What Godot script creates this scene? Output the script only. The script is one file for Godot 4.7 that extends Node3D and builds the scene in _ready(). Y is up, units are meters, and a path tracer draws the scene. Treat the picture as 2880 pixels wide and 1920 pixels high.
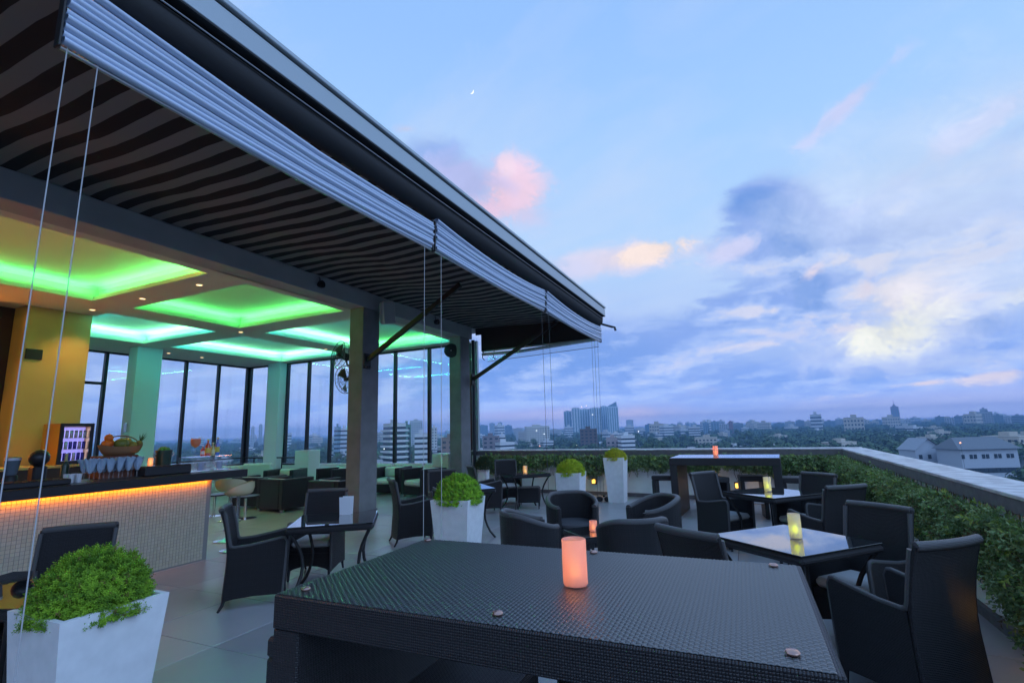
extends Node3D
# A rooftop bar terrace at dusk. Metres, y up, the camera stands over the origin; -z runs along the facade, -x into the bar.

const EYE := 1.64
const PHOTO := Vector2(2880, 1920)
var M := {}
var taken := {}
var rng := RandomNumberGenerator.new()
var eye_basis: Basis

# ------------------------------------------------------------------ mesh builder
class Geo:
	var v := PackedVector3Array()
	var n := PackedVector3Array()
	var uv := PackedVector2Array()
	var col := PackedColorArray()
	var ix := PackedInt32Array()
	var T := Transform3D.IDENTITY
	var tint := Color(1, 1, 1)
	var colored := false

	func vert(p: Vector3, nn: Vector3, t := Vector2.ZERO) -> int:
		v.append(T * p)
		n.append((T.basis * nn).normalized())
		uv.append(t)
		col.append(tint)
		return v.size() - 1

	# corners anticlockwise seen from outside
	func quad(a: Vector3, b: Vector3, c: Vector3, d: Vector3) -> void:
		var nn := (b - a).cross(c - a)
		if nn.length_squared() < 1e-16:
			nn = (c - a).cross(d - a)
		nn = nn.normalized()
		var i := vert(a, nn, Vector2(0, 0))
		vert(b, nn, Vector2(1, 0))
		vert(c, nn, Vector2(1, 1))
		vert(d, nn, Vector2(0, 1))
		ix.append_array([i, i + 2, i + 1, i, i + 3, i + 2])

	func tri(a: Vector3, b: Vector3, c: Vector3) -> void:
		var nn := (b - a).cross(c - a).normalized()
		var i := vert(a, nn)
		vert(b, nn)
		vert(c, nn)
		ix.append_array([i, i + 2, i + 1])

	func poly(pts: Array) -> void:
		for k in range(1, pts.size() - 1):
			tri(pts[0], pts[k], pts[k + 1])

	# hexahedron from a lower and an upper ring of four corners (anticlockwise seen from above)
	func hexa(lo: Array, hi: Array) -> void:
		quad(lo[3], lo[2], lo[1], lo[0])
		quad(hi[0], hi[1], hi[2], hi[3])
		for k in 4:
			var m := (k + 1) % 4
			quad(lo[k], lo[m], hi[m], hi[k])

	func rect4(x0: float, x1: float, z0: float, z1: float, y: float) -> Array:
		return [Vector3(x0, y, z1), Vector3(x1, y, z1), Vector3(x1, y, z0), Vector3(x0, y, z0)]

	func bx(x0: float, x1: float, y0: float, y1: float, z0: float, z1: float) -> void:
		hexa(rect4(x0, x1, z0, z1, y0), rect4(x0, x1, z0, z1, y1))

	func box(c: Vector3, s: Vector3) -> void:
		bx(c.x - s.x / 2, c.x + s.x / 2, c.y - s.y / 2, c.y + s.y / 2, c.z - s.z / 2, c.z + s.z / 2)

	# box with bevelled edges
	func cb(c: Vector3, s: Vector3, r: float) -> void:
		var h := s / 2
		r = minf(r, minf(h.x, minf(h.y, h.z)) * 0.9)
		var f := func(sx: int, sy: int, sz: int, axis: int) -> Vector3:
			var p := Vector3(sx * (h.x - r), sy * (h.y - r), sz * (h.z - r))
			p[axis] += [sx, sy, sz][axis] * r
			return c + p
		for axis in 3:
			var a := (axis + 1) % 3
			var b := (axis + 2) % 3
			for s1 in [-1, 1]:
				var q := []
				for e in [[-1, -1], [1, -1], [1, 1], [-1, 1]]:
					var g := [0, 0, 0]
					g[axis] = s1
					g[a] = e[0]
					g[b] = e[1]
					q.append(f.call(g[0], g[1], g[2], axis))
				if s1 < 0:
					q.reverse()
				quad(q[0], q[1], q[2], q[3])
			for s1 in [-1, 1]:
				for s2 in [-1, 1]:
					var g0 := [0, 0, 0]
					g0[a] = s1
					g0[b] = s2
					var g1: Array = g0.duplicate()
					g0[axis] = -1
					g1[axis] = 1
					var p0: Vector3 = f.call(g0[0], g0[1], g0[2], a)
					var p1: Vector3 = f.call(g1[0], g1[1], g1[2], a)
					var p2: Vector3 = f.call(g1[0], g1[1], g1[2], b)
					var p3: Vector3 = f.call(g0[0], g0[1], g0[2], b)
					if s1 * s2 > 0:
						quad(p3, p2, p1, p0)
					else:
						quad(p0, p1, p2, p3)
		for sx in [-1, 1]:
			for sy in [-1, 1]:
				for sz in [-1, 1]:
					var p0: Vector3 = f.call(sx, sy, sz, 0)
					var p1: Vector3 = f.call(sx, sy, sz, 1)
					var p2: Vector3 = f.call(sx, sy, sz, 2)
					if sx * sy * sz > 0:
						tri(p0, p1, p2)
					else:
						tri(p2, p1, p0)

	# smooth tube along points; r is a number or an array
	func tube(pts: Array, r, sides := 8, caps := true) -> void:
		var prev := Vector3.ZERO
		var rings := []
		for k in pts.size():
			var p: Vector3 = pts[k]
			var d: Vector3 = (pts[mini(k + 1, pts.size() - 1)] - pts[maxi(k - 1, 0)]).normalized()
			var a: Vector3
			if prev == Vector3.ZERO:
				a = d.cross(Vector3.UP if absf(d.y) < 0.9 else Vector3.RIGHT).normalized()
			else:
				a = (prev - d * prev.dot(d)).normalized()
			prev = a
			var b := d.cross(a)
			var rr: float = r[k] if r is Array else r
			var ring := PackedInt32Array()
			for s in sides:
				var t := TAU * s / sides
				var o := a * cos(t) + b * sin(t)
				ring.append(vert(p + o * rr, o))
			rings.append(ring)
		for k in rings.size() - 1:
			for s in sides:
				var m := (s + 1) % sides
				var q0: int = rings[k][s]
				var q1: int = rings[k][m]
				var q2: int = rings[k + 1][m]
				var q3: int = rings[k + 1][s]
				ix.append_array([q0, q2, q1, q0, q3, q2])
		if caps:
			for e in [0, pts.size() - 1]:
				var dd: Vector3 = (pts[0] - pts[1]).normalized() if e == 0 else (pts[e] - pts[e - 1]).normalized()
				var c := vert(pts[e], dd)
				var first := v.size()
				for s in sides:
					v.append(v[rings[e][s]])
					n.append((T.basis * dd).normalized())
					uv.append(Vector2.ZERO)
					col.append(tint)
				for s in sides:
					var m := first + (s + 1) % sides
					if e == 0:
						ix.append_array([c, first + s, m])
					else:
						ix.append_array([c, m, first + s])

	# profile of (radius, height) turned round the y axis at c; normals split where the profile bends sharply
	func lathe(c: Vector3, prof: Array, sides := 20, sx := 1.0, sz := 1.0) -> void:
		for k in prof.size() - 1:
			var a: Vector2 = prof[k]
			var b: Vector2 = prof[k + 1]
			var d := (b - a).normalized()
			var nr := Vector2(d.y, -d.x)
			var na := nr
			var nb := nr
			if k > 0:
				var e := (a - Vector2(prof[k - 1])).normalized()
				if e.dot(d) > 0.6:
					na = (nr + Vector2(e.y, -e.x)).normalized()
			if k < prof.size() - 2:
				var e := (Vector2(prof[k + 2]) - b).normalized()
				if e.dot(d) > 0.6:
					nb = (nr + Vector2(e.y, -e.x)).normalized()
			var base := v.size()
			for s in sides + 1:
				var t := TAU * s / sides
				var ct := cos(t)
				var st := sin(t)
				vert(c + Vector3(a.x * ct * sx, a.y, a.x * st * sz), Vector3(na.x * ct / sx, na.y, na.x * st / sz))
				vert(c + Vector3(b.x * ct * sx, b.y, b.x * st * sz), Vector3(nb.x * ct / sx, nb.y, nb.x * st / sz))
			for s in sides:
				var i := base + 2 * s
				ix.append_array([i, i + 2, i + 1, i + 1, i + 2, i + 3])

	# smooth sheet through rows of points; flip turns its face
	func sheet(rows: Array, flip := false, wrap := false, uvs := Vector2.ZERO) -> void:
		var R := rows.size()
		var C: int = rows[0].size()
		var base := v.size()
		for i in R:
			for j in C:
				var jm := (j - 1 + C) % C if wrap else maxi(j - 1, 0)
				var jp := (j + 1) % C if wrap else mini(j + 1, C - 1)
				var du: Vector3 = rows[i][jp] - rows[i][jm]
				var dv: Vector3 = rows[mini(i + 1, R - 1)][j] - rows[maxi(i - 1, 0)][j]
				var nn := du.cross(dv)
				if nn.length_squared() < 1e-18:
					nn = Vector3.UP
				nn = nn.normalized() * (-1.0 if flip else 1.0)
				var p: Vector3 = rows[i][j]
				vert(p, nn, Vector2(p.x * uvs.x, p.z * uvs.y) if uvs != Vector2.ZERO else Vector2(float(j) / C, float(i) / R))
		for i in R - 1:
			for j in (C if wrap else C - 1):
				var a := base + i * C + j
				var b := base + i * C + (j + 1) % C
				var c := b + C
				var d := a + C
				if flip:
					ix.append_array([a, b, c, a, c, d])
				else:
					ix.append_array([a, c, b, a, d, c])

	# flat outline in (z, y) extruded along x from x0 to x1
	func extrude_x(out: PackedVector2Array, x0: float, x1: float) -> void:
		var t := Geometry2D.triangulate_polygon(out)
		var area := 0.0
		for k in out.size():
			area += out[k].cross(out[(k + 1) % out.size()])
		for k in range(0, t.size(), 3):
			var p := [out[t[k]], out[t[k + 1]], out[t[k + 2]]]
			if (p[1] - p[0]).cross(p[2] - p[0]) < 0:
				p.reverse()
			# (z, y) anticlockwise looks towards +x
			tri(Vector3(x0, p[0].y, p[0].x), Vector3(x0, p[1].y, p[1].x), Vector3(x0, p[2].y, p[2].x))
			tri(Vector3(x1, p[2].y, p[2].x), Vector3(x1, p[1].y, p[1].x), Vector3(x1, p[0].y, p[0].x))
		for k in out.size():
			var a := out[k]
			var b := out[(k + 1) % out.size()]
			if area < 0:
				var s := a
				a = b
				b = s
			quad(Vector3(x0, b.y, b.x), Vector3(x0, a.y, a.x), Vector3(x1, a.y, a.x), Vector3(x1, b.y, b.x))

	func mesh() -> ArrayMesh:
		var a := []
		a.resize(Mesh.ARRAY_MAX)
		a[Mesh.ARRAY_VERTEX] = v
		a[Mesh.ARRAY_NORMAL] = n
		a[Mesh.ARRAY_TEX_UV] = uv
		if colored:
			a[Mesh.ARRAY_COLOR] = col
		a[Mesh.ARRAY_INDEX] = ix
		var m := ArrayMesh.new()
		m.add_surface_from_arrays(Mesh.PRIMITIVE_TRIANGLES, a)
		return m

# ------------------------------------------------------------------ naming and placing
func numbered(called: String) -> String:
	var k: int = taken.get(called, 0)
	taken[called] = k + 1
	return called if k == 0 else "%s_%03d" % [called, k]

func thing(called: String, label: String, category: String, at := Vector3.ZERO, turn := 0.0, group := "") -> Node3D:
	var o := Node3D.new()
	o.name = numbered(called)
	add_child(o)
	o.position = at
	o.rotation.y = turn
	return tag(o, label, category, group)

func tag(o: Node3D, label: String, category: String, group := "") -> Node3D:
	o.set_meta("label", label)
	o.set_meta("category", category)
	if group:
		o.set_meta("group", group)
	return o

func part(parent: Node, called: String, g, m: Material, at := Vector3.ZERO, label := "") -> MeshInstance3D:
	var o := MeshInstance3D.new()
	o.mesh = g.mesh() if g is Geo else g
	o.material_override = m
	o.name = called
	o.position = at
	parent.add_child(o, true)
	if label:
		o.set_meta("label", label)
	return o

func struct(called: String, g, m: Material) -> MeshInstance3D:
	var o := part(self, numbered(called), g, m)
	o.set_meta("kind", "structure")
	return o

func copy(o: Node3D, base: String, at: Vector3, turn: float, label := "", group := "") -> Node3D:
	var c: Node3D = o.duplicate()
	c.name = numbered(base)
	add_child(c)
	c.position = at
	c.rotation.y = turn
	if label:
		c.set_meta("label", label)
	if group:
		c.set_meta("group", group)
	return c

# turn (radians about y) that makes local -z look along (dx, dz)
func facing(dx: float, dz: float) -> float:
	return atan2(-dx, -dz)

# ray through a photo pixel
func ray(px: float, py: float) -> Vector3:
	var f := PHOTO.y / 2 / tan(deg_to_rad(68.4) / 2)
	return eye_basis * Vector3((px - PHOTO.x / 2) / f, -(py - PHOTO.y / 2) / f, -1)

func at_distance(px: float, py: float, dist: float) -> Vector3:
	var d := ray(px, py)
	return Vector3(0, EYE, 0) + d * (dist / Vector2(d.x, d.z).length())

# ------------------------------------------------------------------ materials
func lin(r: float, g: float, b: float) -> Color:
	return Color(r, g, b).linear_to_srgb()

func mat(key: String, c: Color, rough := 0.7, o := {}) -> StandardMaterial3D:
	if M.has(key):
		return M[key]
	var m := StandardMaterial3D.new()
	m.resource_name = key
	m.albedo_color = c.linear_to_srgb()
	m.roughness = rough
	m.metallic = o.get("metal", 0.0)
	m.metallic_specular = o.get("spec", 0.5)
	if o.has("tex"):
		m.albedo_color = Color.WHITE
		m.albedo_texture = o.tex
		if not o.has("uv"):
			m.uv1_triplanar = true
			m.uv1_world_triplanar = o.get("world", false)
		m.uv1_scale = Vector3.ONE * o.get("scale", 1.0)
	if o.has("height"):
		m.heightmap_enabled = true
		m.heightmap_texture = o.height
		m.heightmap_scale = o.get("relief", 0.2)
		if not o.has("uv"):
			m.uv1_triplanar = true
			m.uv1_world_triplanar = o.get("world", false)
		m.uv1_scale = Vector3.ONE * o.get("scale", 1.0)
	if o.has("rough_tex"):
		m.roughness_texture = o.rough_tex
		m.roughness_texture_channel = BaseMaterial3D.TEXTURE_CHANNEL_RED
	if o.has("emit"):
		m.emission_enabled = true
		m.emission = (o.emit as Color).linear_to_srgb()
		m.emission_energy_multiplier = o.get("energy", 1.0)
	if o.has("alpha"):
		m.transparency = BaseMaterial3D.TRANSPARENCY_ALPHA
		m.albedo_color.a = o.alpha
	if o.has("back"):
		m.backlight_enabled = true
		m.backlight = (o.back as Color).linear_to_srgb()
	if o.has("coat"):
		m.clearcoat_enabled = true
		m.clearcoat = o.coat
		m.clearcoat_roughness = o.get("coat_rough", 0.05)
	if o.has("rim"):
		m.rim_enabled = true
		m.rim = o.rim
		m.rim_tint = 0.5
	if o.get("tinted", false):
		m.vertex_color_use_as_albedo = true
		m.albedo_color = Color(1, 1, 1, m.albedo_color.a)
	M[key] = m
	return m

# seamless noise between two linear colours
func mottled(seed_: int, freq: float, lo: Color, hi: Color, size := 256, octaves := 4, sharp := 1.0) -> ImageTexture:
	var fn := FastNoiseLite.new()
	fn.seed = seed_
	fn.frequency = freq
	fn.fractal_octaves = octaves
	var src := fn.get_seamless_image(size, size)
	var im := Image.create(size, size, false, Image.FORMAT_RGB8)
	for y in size:
		for x in size:
			var t := clampf((src.get_pixel(x, y).r - 0.5) * sharp + 0.5, 0, 1)
			im.set_pixel(x, y, lo.lerp(hi, t).linear_to_srgb())
	return ImageTexture.create_from_image(im)

func grey_noise(seed_: int, freq: float, lo: float, hi: float, size := 256, octaves := 4) -> ImageTexture:
	var fn := FastNoiseLite.new()
	fn.seed = seed_
	fn.frequency = freq
	fn.fractal_octaves = octaves
	var src := fn.get_seamless_image(size, size)
	var im := Image.create(size, size, false, Image.FORMAT_RGB8)
	for y in size:
		for x in size:
			var t := lerpf(lo, hi, src.get_pixel(x, y).r)
			im.set_pixel(x, y, Color(t, t, t))
	return ImageTexture.create_from_image(im)

# height of a plain weave, four periods across
func weave_height(size := 128) -> ImageTexture:
	var im := Image.create(size, size, false, Image.FORMAT_RGB8)
	for y in size:
		for x in size:
			var u := 8.0 * x / size
			var w := 8.0 * y / size
			var fu := u - floorf(u) - 0.5
			var fw := w - floorf(w) - 0.5
			var across := fw if (int(u) + int(w)) % 2 == 0 else fu
			var along := fu if (int(u) + int(w)) % 2 == 0 else fw
			var h := (1.0 - pow(absf(across) * 2.0, 4.0)) * (0.35 + 0.65 * cos(along * PI))
			im.set_pixel(x, y, Color(h, h, h))
	return ImageTexture.create_from_image(im)

# strands of a plain weave lying over one another: shade of the gaps painted dark, each strand its own tone
func weave_tone(lo: Color, hi: Color, size := 256) -> ImageTexture:
	var im := Image.create(size, size, false, Image.FORMAT_RGB8)
	var r := RandomNumberGenerator.new()
	r.seed = 91
	var tone := []
	for k in 16:
		tone.append(r.randf_range(0.6, 1.35))
	for y in size:
		for x in size:
			var u := 8.0 * x / size
			var w := 8.0 * y / size
			var fu := u - floorf(u) - 0.5
			var fw := w - floorf(w) - 0.5
			var flat_ := (int(u) + int(w)) % 2 == 0
			var across := fw if flat_ else fu
			var gap_shade := pow(absf(across) * 2.0, 5.0)
			var t: float = (1.0 - gap_shade) * (tone[int(w)] if flat_ else tone[8 + int(u)])
			im.set_pixel(x, y, lo.lerp(hi, clampf(t * 0.7, 0, 1)).linear_to_srgb())
	return ImageTexture.create_from_image(im)

func materials() -> void:
	var weave := weave_height()
	var strand := weave_tone(Color(0.003, 0.0028, 0.003), Color(0.032, 0.029, 0.032))
	mat("wicker", Color(0.02, 0.018, 0.018), 0.36, {"spec": 0.46, "tex": strand, "height": weave, "relief": 0.35, "scale": 15.0})
	mat("wicker_strand", Color(0.035, 0.034, 0.036), 0.36, {"spec": 0.7, "coat": 0.6, "coat_rough": 0.34})
	mat("wicker_fine", Color(0.02, 0.018, 0.018), 0.38, {"spec": 0.44, "tex": strand, "height": weave, "relief": 0.6, "scale": 15.0})
	mat("piping", Color(0.05, 0.048, 0.05), 0.3, {"spec": 0.75, "height": weave, "relief": 0.4, "scale": 17.0})
	mat("cushion", Color(0.5, 0.5, 0.48), 0.9, {"height": grey_noise(9, 0.2, 0, 1, 128), "relief": 0.05, "scale": 12.0})
	mat("white_leather", Color(0.72, 0.74, 0.72), 0.45)
	mat("dark_glass", Color(0.012, 0.016, 0.018), 0.015, {"spec": 0.62, "coat": 1.0, "coat_rough": 0.01})
	mat("planter", Color(0.62, 0.63, 0.64), 0.55, {"tex": mottled(21, 0.02, Color(0.66, 0.67, 0.68), Color(0.76, 0.77, 0.78)), "scale": 1.6})
	mat("soil", Color(0.03, 0.022, 0.016), 0.95)
	mat("foliage", Color(1, 1, 1), 0.8, {"tinted": true, "back": Color(0.35, 0.45, 0.08)})
	mat("city_foliage", Color(1, 1, 1), 0.8, {"tinted": true})
	mat("stem", Color(0.10, 0.07, 0.04), 0.9)
	mat("floor", Color(0.24, 0.25, 0.26), 0.32, {"tex": mottled(31, 0.012, Color(0.32, 0.33, 0.34), Color(0.365, 0.37, 0.375), 256, 5, 1.0), "rough_tex": grey_noise(32, 0.03, 0.86, 1.0), "world": true, "scale": 0.45})
	mat("grout_light", Color(0.22, 0.22, 0.21), 0.9)
	mat("ochre_tile", Color(0.5, 0.36, 0.14), 0.4)
	mat("napkin_white", Color(0.65, 0.68, 0.72), 0.8)
	mat("grout", Color(0.06, 0.06, 0.06), 0.9)
	mat("wall_white", Color(0.66, 0.69, 0.69), 0.8, {"tex": mottled(41, 0.015, Color(0.76, 0.79, 0.79), Color(0.86, 0.88, 0.88), 256, 5, 1.6), "scale": 0.7, "world": true})
	mat("wall_plain", Color(0.72, 0.73, 0.72), 0.8)
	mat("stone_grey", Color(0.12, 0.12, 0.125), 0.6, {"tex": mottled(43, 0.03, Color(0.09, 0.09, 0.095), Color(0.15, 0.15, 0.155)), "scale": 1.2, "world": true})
	mat("cap_stone", Color(0.5, 0.5, 0.5), 0.4, {"tex": mottled(45, 0.02, Color(0.36, 0.36, 0.37), Color(0.60, 0.60, 0.60), 256, 5, 2.0), "scale": 0.8, "world": true})
	mat("ceiling", Color(0.72, 0.71, 0.68), 0.85)
	mat("beam", Color(0.42, 0.42, 0.44), 0.75, {"tex": mottled(47, 0.01, Color(0.38, 0.38, 0.40), Color(0.46, 0.46, 0.48)), "scale": 0.5, "world": true})
	mat("column", Color(0.30, 0.30, 0.31), 0.7, {"tex": mottled(48, 0.015, Color(0.17, 0.175, 0.18), Color(0.22, 0.225, 0.23)), "scale": 0.7, "world": true})
	mat("ochre", Color(0.62, 0.38, 0.08), 0.75, {"tex": mottled(49, 0.01, Color(0.58, 0.44, 0.14), Color(0.66, 0.50, 0.17)), "scale": 0.4, "world": true})
	mat("dark_wood", Color(0.035, 0.022, 0.014), 0.5)
	mat("black_stone", Color(0.02, 0.019, 0.02), 0.3, {"spec": 0.5})
	mat("black_metal", Color(0.018, 0.018, 0.02), 0.4)
	mat("brown_metal", Color(0.012, 0.011, 0.011), 0.5)
	mat("fascia", Color(0.42, 0.47, 0.50), 0.4, {"metal": 0.3})
	mat("canopy_dark", Color(0.022, 0.021, 0.022), 0.8)
	mat("frame", Color(0.03, 0.035, 0.04), 0.35, {"metal": 0.5})
	mat("chrome", Color(0.75, 0.76, 0.78), 0.12, {"metal": 1.0})
	mat("steel", Color(0.45, 0.46, 0.48), 0.3, {"metal": 1.0})
	mat("pane", Color(0.75, 0.9, 0.95), 0.0, {"alpha": 0.05})
	mat("clear_glass", Color(0.9, 0.95, 0.97), 0.02, {"alpha": 0.10})
	mat("blue_glass", Color(0.35, 0.45, 0.7), 0.05, {"alpha": 0.45})
	mat("vinyl", Color(0.52, 0.60, 0.74), 0.14, {"spec": 0.75})
	mat("clear_vinyl", Color(0.6, 0.7, 0.85), 0.1, {"alpha": 0.12})
	mat("cord", Color(0.45, 0.45, 0.46), 0.7)
	mat("mosaic", Color(1, 1, 1), 0.3, {"tinted": true})
	mat("white_plastic", Color(0.8, 0.79, 0.76), 0.5)
	mat("gold_shell", Color(0.55, 0.5, 0.3), 0.25, {"spec": 0.6})

# ------------------------------------------------------------------ the scene
func _ready() -> void:
	rng.seed = 20240611
	var cam := Camera3D.new()
	cam.name = "camera"
	cam.fov = 68.4
	cam.near = 0.05
	cam.far = 16000.0
	add_child(cam)
	cam.position = Vector3(0, EYE, 0)
	cam.rotation = Vector3(deg_to_rad(9.999), deg_to_rad(24.654), deg_to_rad(-1.7065))
	cam.current = true
	eye_basis = cam.basis

	var we := WorldEnvironment.new()
	we.name = "world_environment"
	var e := Environment.new()
	e.background_mode = Environment.BG_SKY
	e.sky = Sky.new()
	var pan := PanoramaSkyMaterial.new()
	pan.panorama = dusk_sky()
	e.sky.sky_material = pan
	e.background_energy_multiplier = 1.0
	e.tonemap_mode = Environment.TONE_MAPPER_LINEAR
	e.tonemap_exposure = 1.0
	e.sdfgi_enabled = true
	e.ssao_enabled = true
	e.ssil_enabled = true
	e.fog_enabled = true
	e.fog_density = 0.00038
	e.fog_light_color = Color(0.60, 0.80, 1.0)
	we.environment = e
	add_child(we)

	var soft_fill := DirectionalLight3D.new()
	soft_fill.name = "afterglow_fill"  # wide soft fill added to lift the terrace; the sun itself is down
	soft_fill.light_color = Color(0.66, 0.80, 1.0)
	soft_fill.light_energy = 0.46
	soft_fill.light_angular_distance = 45.0
	soft_fill.shadow_enabled = true
	add_child(soft_fill)
	soft_fill.look_at_from_position(Vector3(74, 62, 26), Vector3.ZERO)

	materials()
	print("sky and materials ", Time.get_ticks_msec())
	ground_and_floor()
	parapets()
	bar_room()
	canopy()
	print("building ", Time.get_ticks_msec())
	city()
	print("city ", Time.get_ticks_msec())
	bar_counter()
	lounge()
	near_table()
	dining()
	tub_group()
	far_bar_table()
	planters()
	climbers()
	print("furniture ", Time.get_ticks_msec())
	fittings()
	print("done ", Time.get_ticks_msec())

# ------------------------------------------------------------------ sky: a dusk gradient with broken cloud, as linear radiance
func sky_rgb(r: float, g: float, b: float) -> Vector3:
	var c := Color(r / 255.0, g / 255.0, b / 255.0).srgb_to_linear()
	return Vector3(c.r, c.g, c.b)

func cloud_noise(seed_: int, freq: float, octaves: int, warp: float) -> FastNoiseLite:
	var n := FastNoiseLite.new()
	n.seed = seed_
	n.noise_type = FastNoiseLite.TYPE_SIMPLEX_SMOOTH
	n.frequency = freq
	n.fractal_octaves = octaves
	n.fractal_gain = 0.52
	if warp > 0:
		n.domain_warp_enabled = true
		n.domain_warp_amplitude = warp
		n.domain_warp_frequency = freq * 1.7
		n.domain_warp_fractal_octaves = 3
	return n

func dusk_sky() -> ImageTexture:
	var w := 4096
	var h := 2048
	var half := h / 2
	var layer := cloud_noise(23, 0.62, 6, 0.5)
	var veil_n := cloud_noise(8, 0.30, 5, 0.8)
	var fine := cloud_noise(11, 6.0, 6, 0.05)
	# air, by height above the horizon
	var steps := [[0.0, sky_rgb(172, 178, 222)], [2.0, sky_rgb(156, 172, 226)], [6.0, sky_rgb(156, 182, 235)], [12.0, sky_rgb(176, 202, 244)], [20.0, sky_rgb(180, 213, 251)], [30.0, sky_rgb(166, 207, 254)], [42.0, sky_rgb(152, 196, 254)], [65.0, sky_rgb(138, 186, 252)], [90.0, sky_rgb(125, 176, 250)]]
	var dark := sky_rgb(134, 166, 232)
	var heavy := sky_rgb(106, 149, 222)
	var mid := sky_rgb(168, 193, 243)
	var pale := sky_rgb(206, 220, 247)
	var warm := sky_rgb(234, 220, 224)
	var veil := sky_rgb(206, 220, 247)
	# where cloud is thick or missing: azimuth, height, half widths, amount
	var cover := [[2.0, 22.5, 5.0, 2.6, 1.25], [6.3, 18.0, 3.6, 3.8, 1.3], [7.2, 12.4, 2.4, 3.6, 0.9], [-14.0, 9.0, 17.0, 5.5, 0.55], [-36.0, 8.0, 14.0, 6.0, 0.5], [18.5, 8.0, 2.6, 1.7, 0.8], [21.0, 16.0, 6.0, 4.0, 0.2], [24.5, 31.0, 4.5, 3.5, 0.5], [-14.0, 33.0, 24.0, 9.0, -0.55], [-10.0, 22.0, 9.0, 3.0, -0.5], [16.0, 24.0, 6.0, 4.0, -0.1], [14.0, 8.5, 3.2, 3.0, -0.35], [10.0, 4.0, 14.0, 2.0, 0.35]]
	var px := PackedVector3Array()
	px.resize(w * half)
	for y in half:
		var el := 90.0 - 180.0 * (y + 0.5) / h
		var k := 0
		while k < steps.size() - 2 and el > steps[k + 1][0]:
			k += 1
		var t := clampf((el - steps[k][0]) / (steps[k + 1][0] - steps[k][0]), 0, 1)
		var air: Vector3 = (steps[k][1] as Vector3).lerp(steps[k + 1][1], t)
		var ce := cos(deg_to_rad(el))
		var se := sin(deg_to_rad(el))
		# the air over the city is as thick as the haze in front of it and glows towards the horizon
		var clear := exp(-0.00038 * 105.0 / maxf(se, 0.010))
		var glow := minf(3.0, 1.0 / (clear + 0.36 * (1.0 - clear)))
		var bank := smoothstep(17.0, 5.0, el) * 0.5 - smoothstep(26.0, 40.0, el) * 0.35
		var row := y * w
		var x := 0
		while x < w:
			var azd := 360.0 * (x + 0.5) / w
			if azd > 180.0:
				azd -= 360.0
			var near: bool = el < 54.0 and azd > -68.0 and azd < 48.0
			if not near and y % 2 == 1:
				px[row + x] = px[row - w + x]
				x += 1
				continue
			var az := deg_to_rad(azd)
			var d := Vector3(sin(az) * ce, se, -cos(az) * ce)
			var s := 1.0 / (se + 0.16)
			var p := Vector2(d.x, d.z) * s
			var c := air
			# thin high veil in long drifts
			var v := clampf(veil_n.get_noise_2d(p.x * 1.6 + p.y * 0.8, p.y * 3.4 - p.x * 1.6) * 1.4 + 0.25, 0, 1)
			c = c.lerp(veil, v * 0.5 * smoothstep(4, 16, el) * smoothstep(80, 40, el))
			# broken cloud
			var cov := bank
			if near:
				for g in cover:
					var u: float = (azd - g[0]) / g[2]
					var q: float = (el - g[1]) / g[3]
					var r2 := u * u + q * q
					if r2 < 6.0:
						cov += g[4] * exp(-r2)
			var n := layer.get_noise_2d(p.x * 1.3 + 3.0, p.y * 1.3 + 1.0)
			var m := smoothstep(0.05, 0.66, n * 1.2 + cov)
			if m > 0.002:
				# lit where it thins out towards the afterglow
				var n2 := layer.get_noise_2d(p.x * 1.3 + 3.10, p.y * 1.3 + 0.78)
				var lit := clampf(0.40 + (n - n2) * lerpf(1.3, 2.6, smoothstep(5, 16, el)) - 0.6 * clampf(cov - 0.5, 0, 1), 0, 1)
				var side := clampf(1.0 - absf(azd - 12.0) / 40.0, 0, 1)
				var top := pale.lerp(warm, side * smoothstep(26, 8, el) * 0.8)
				var cc := dark.lerp(heavy, smoothstep(0.75, 1.15, cov)).lerp(mid, clampf(lit * 2.0, 0, 1)).lerp(top, clampf(lit * 2.0 - 1.0, 0, 1) * (0.35 + 0.65 * side))
				c = c.lerp(cc, m * smoothstep(0.2, 4.0, el) * 0.92)
			px[row + x] = c * glow
			if not near and x + 1 < w:
				px[row + x + 1] = px[row + x]
				x += 1
			x += 1
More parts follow.
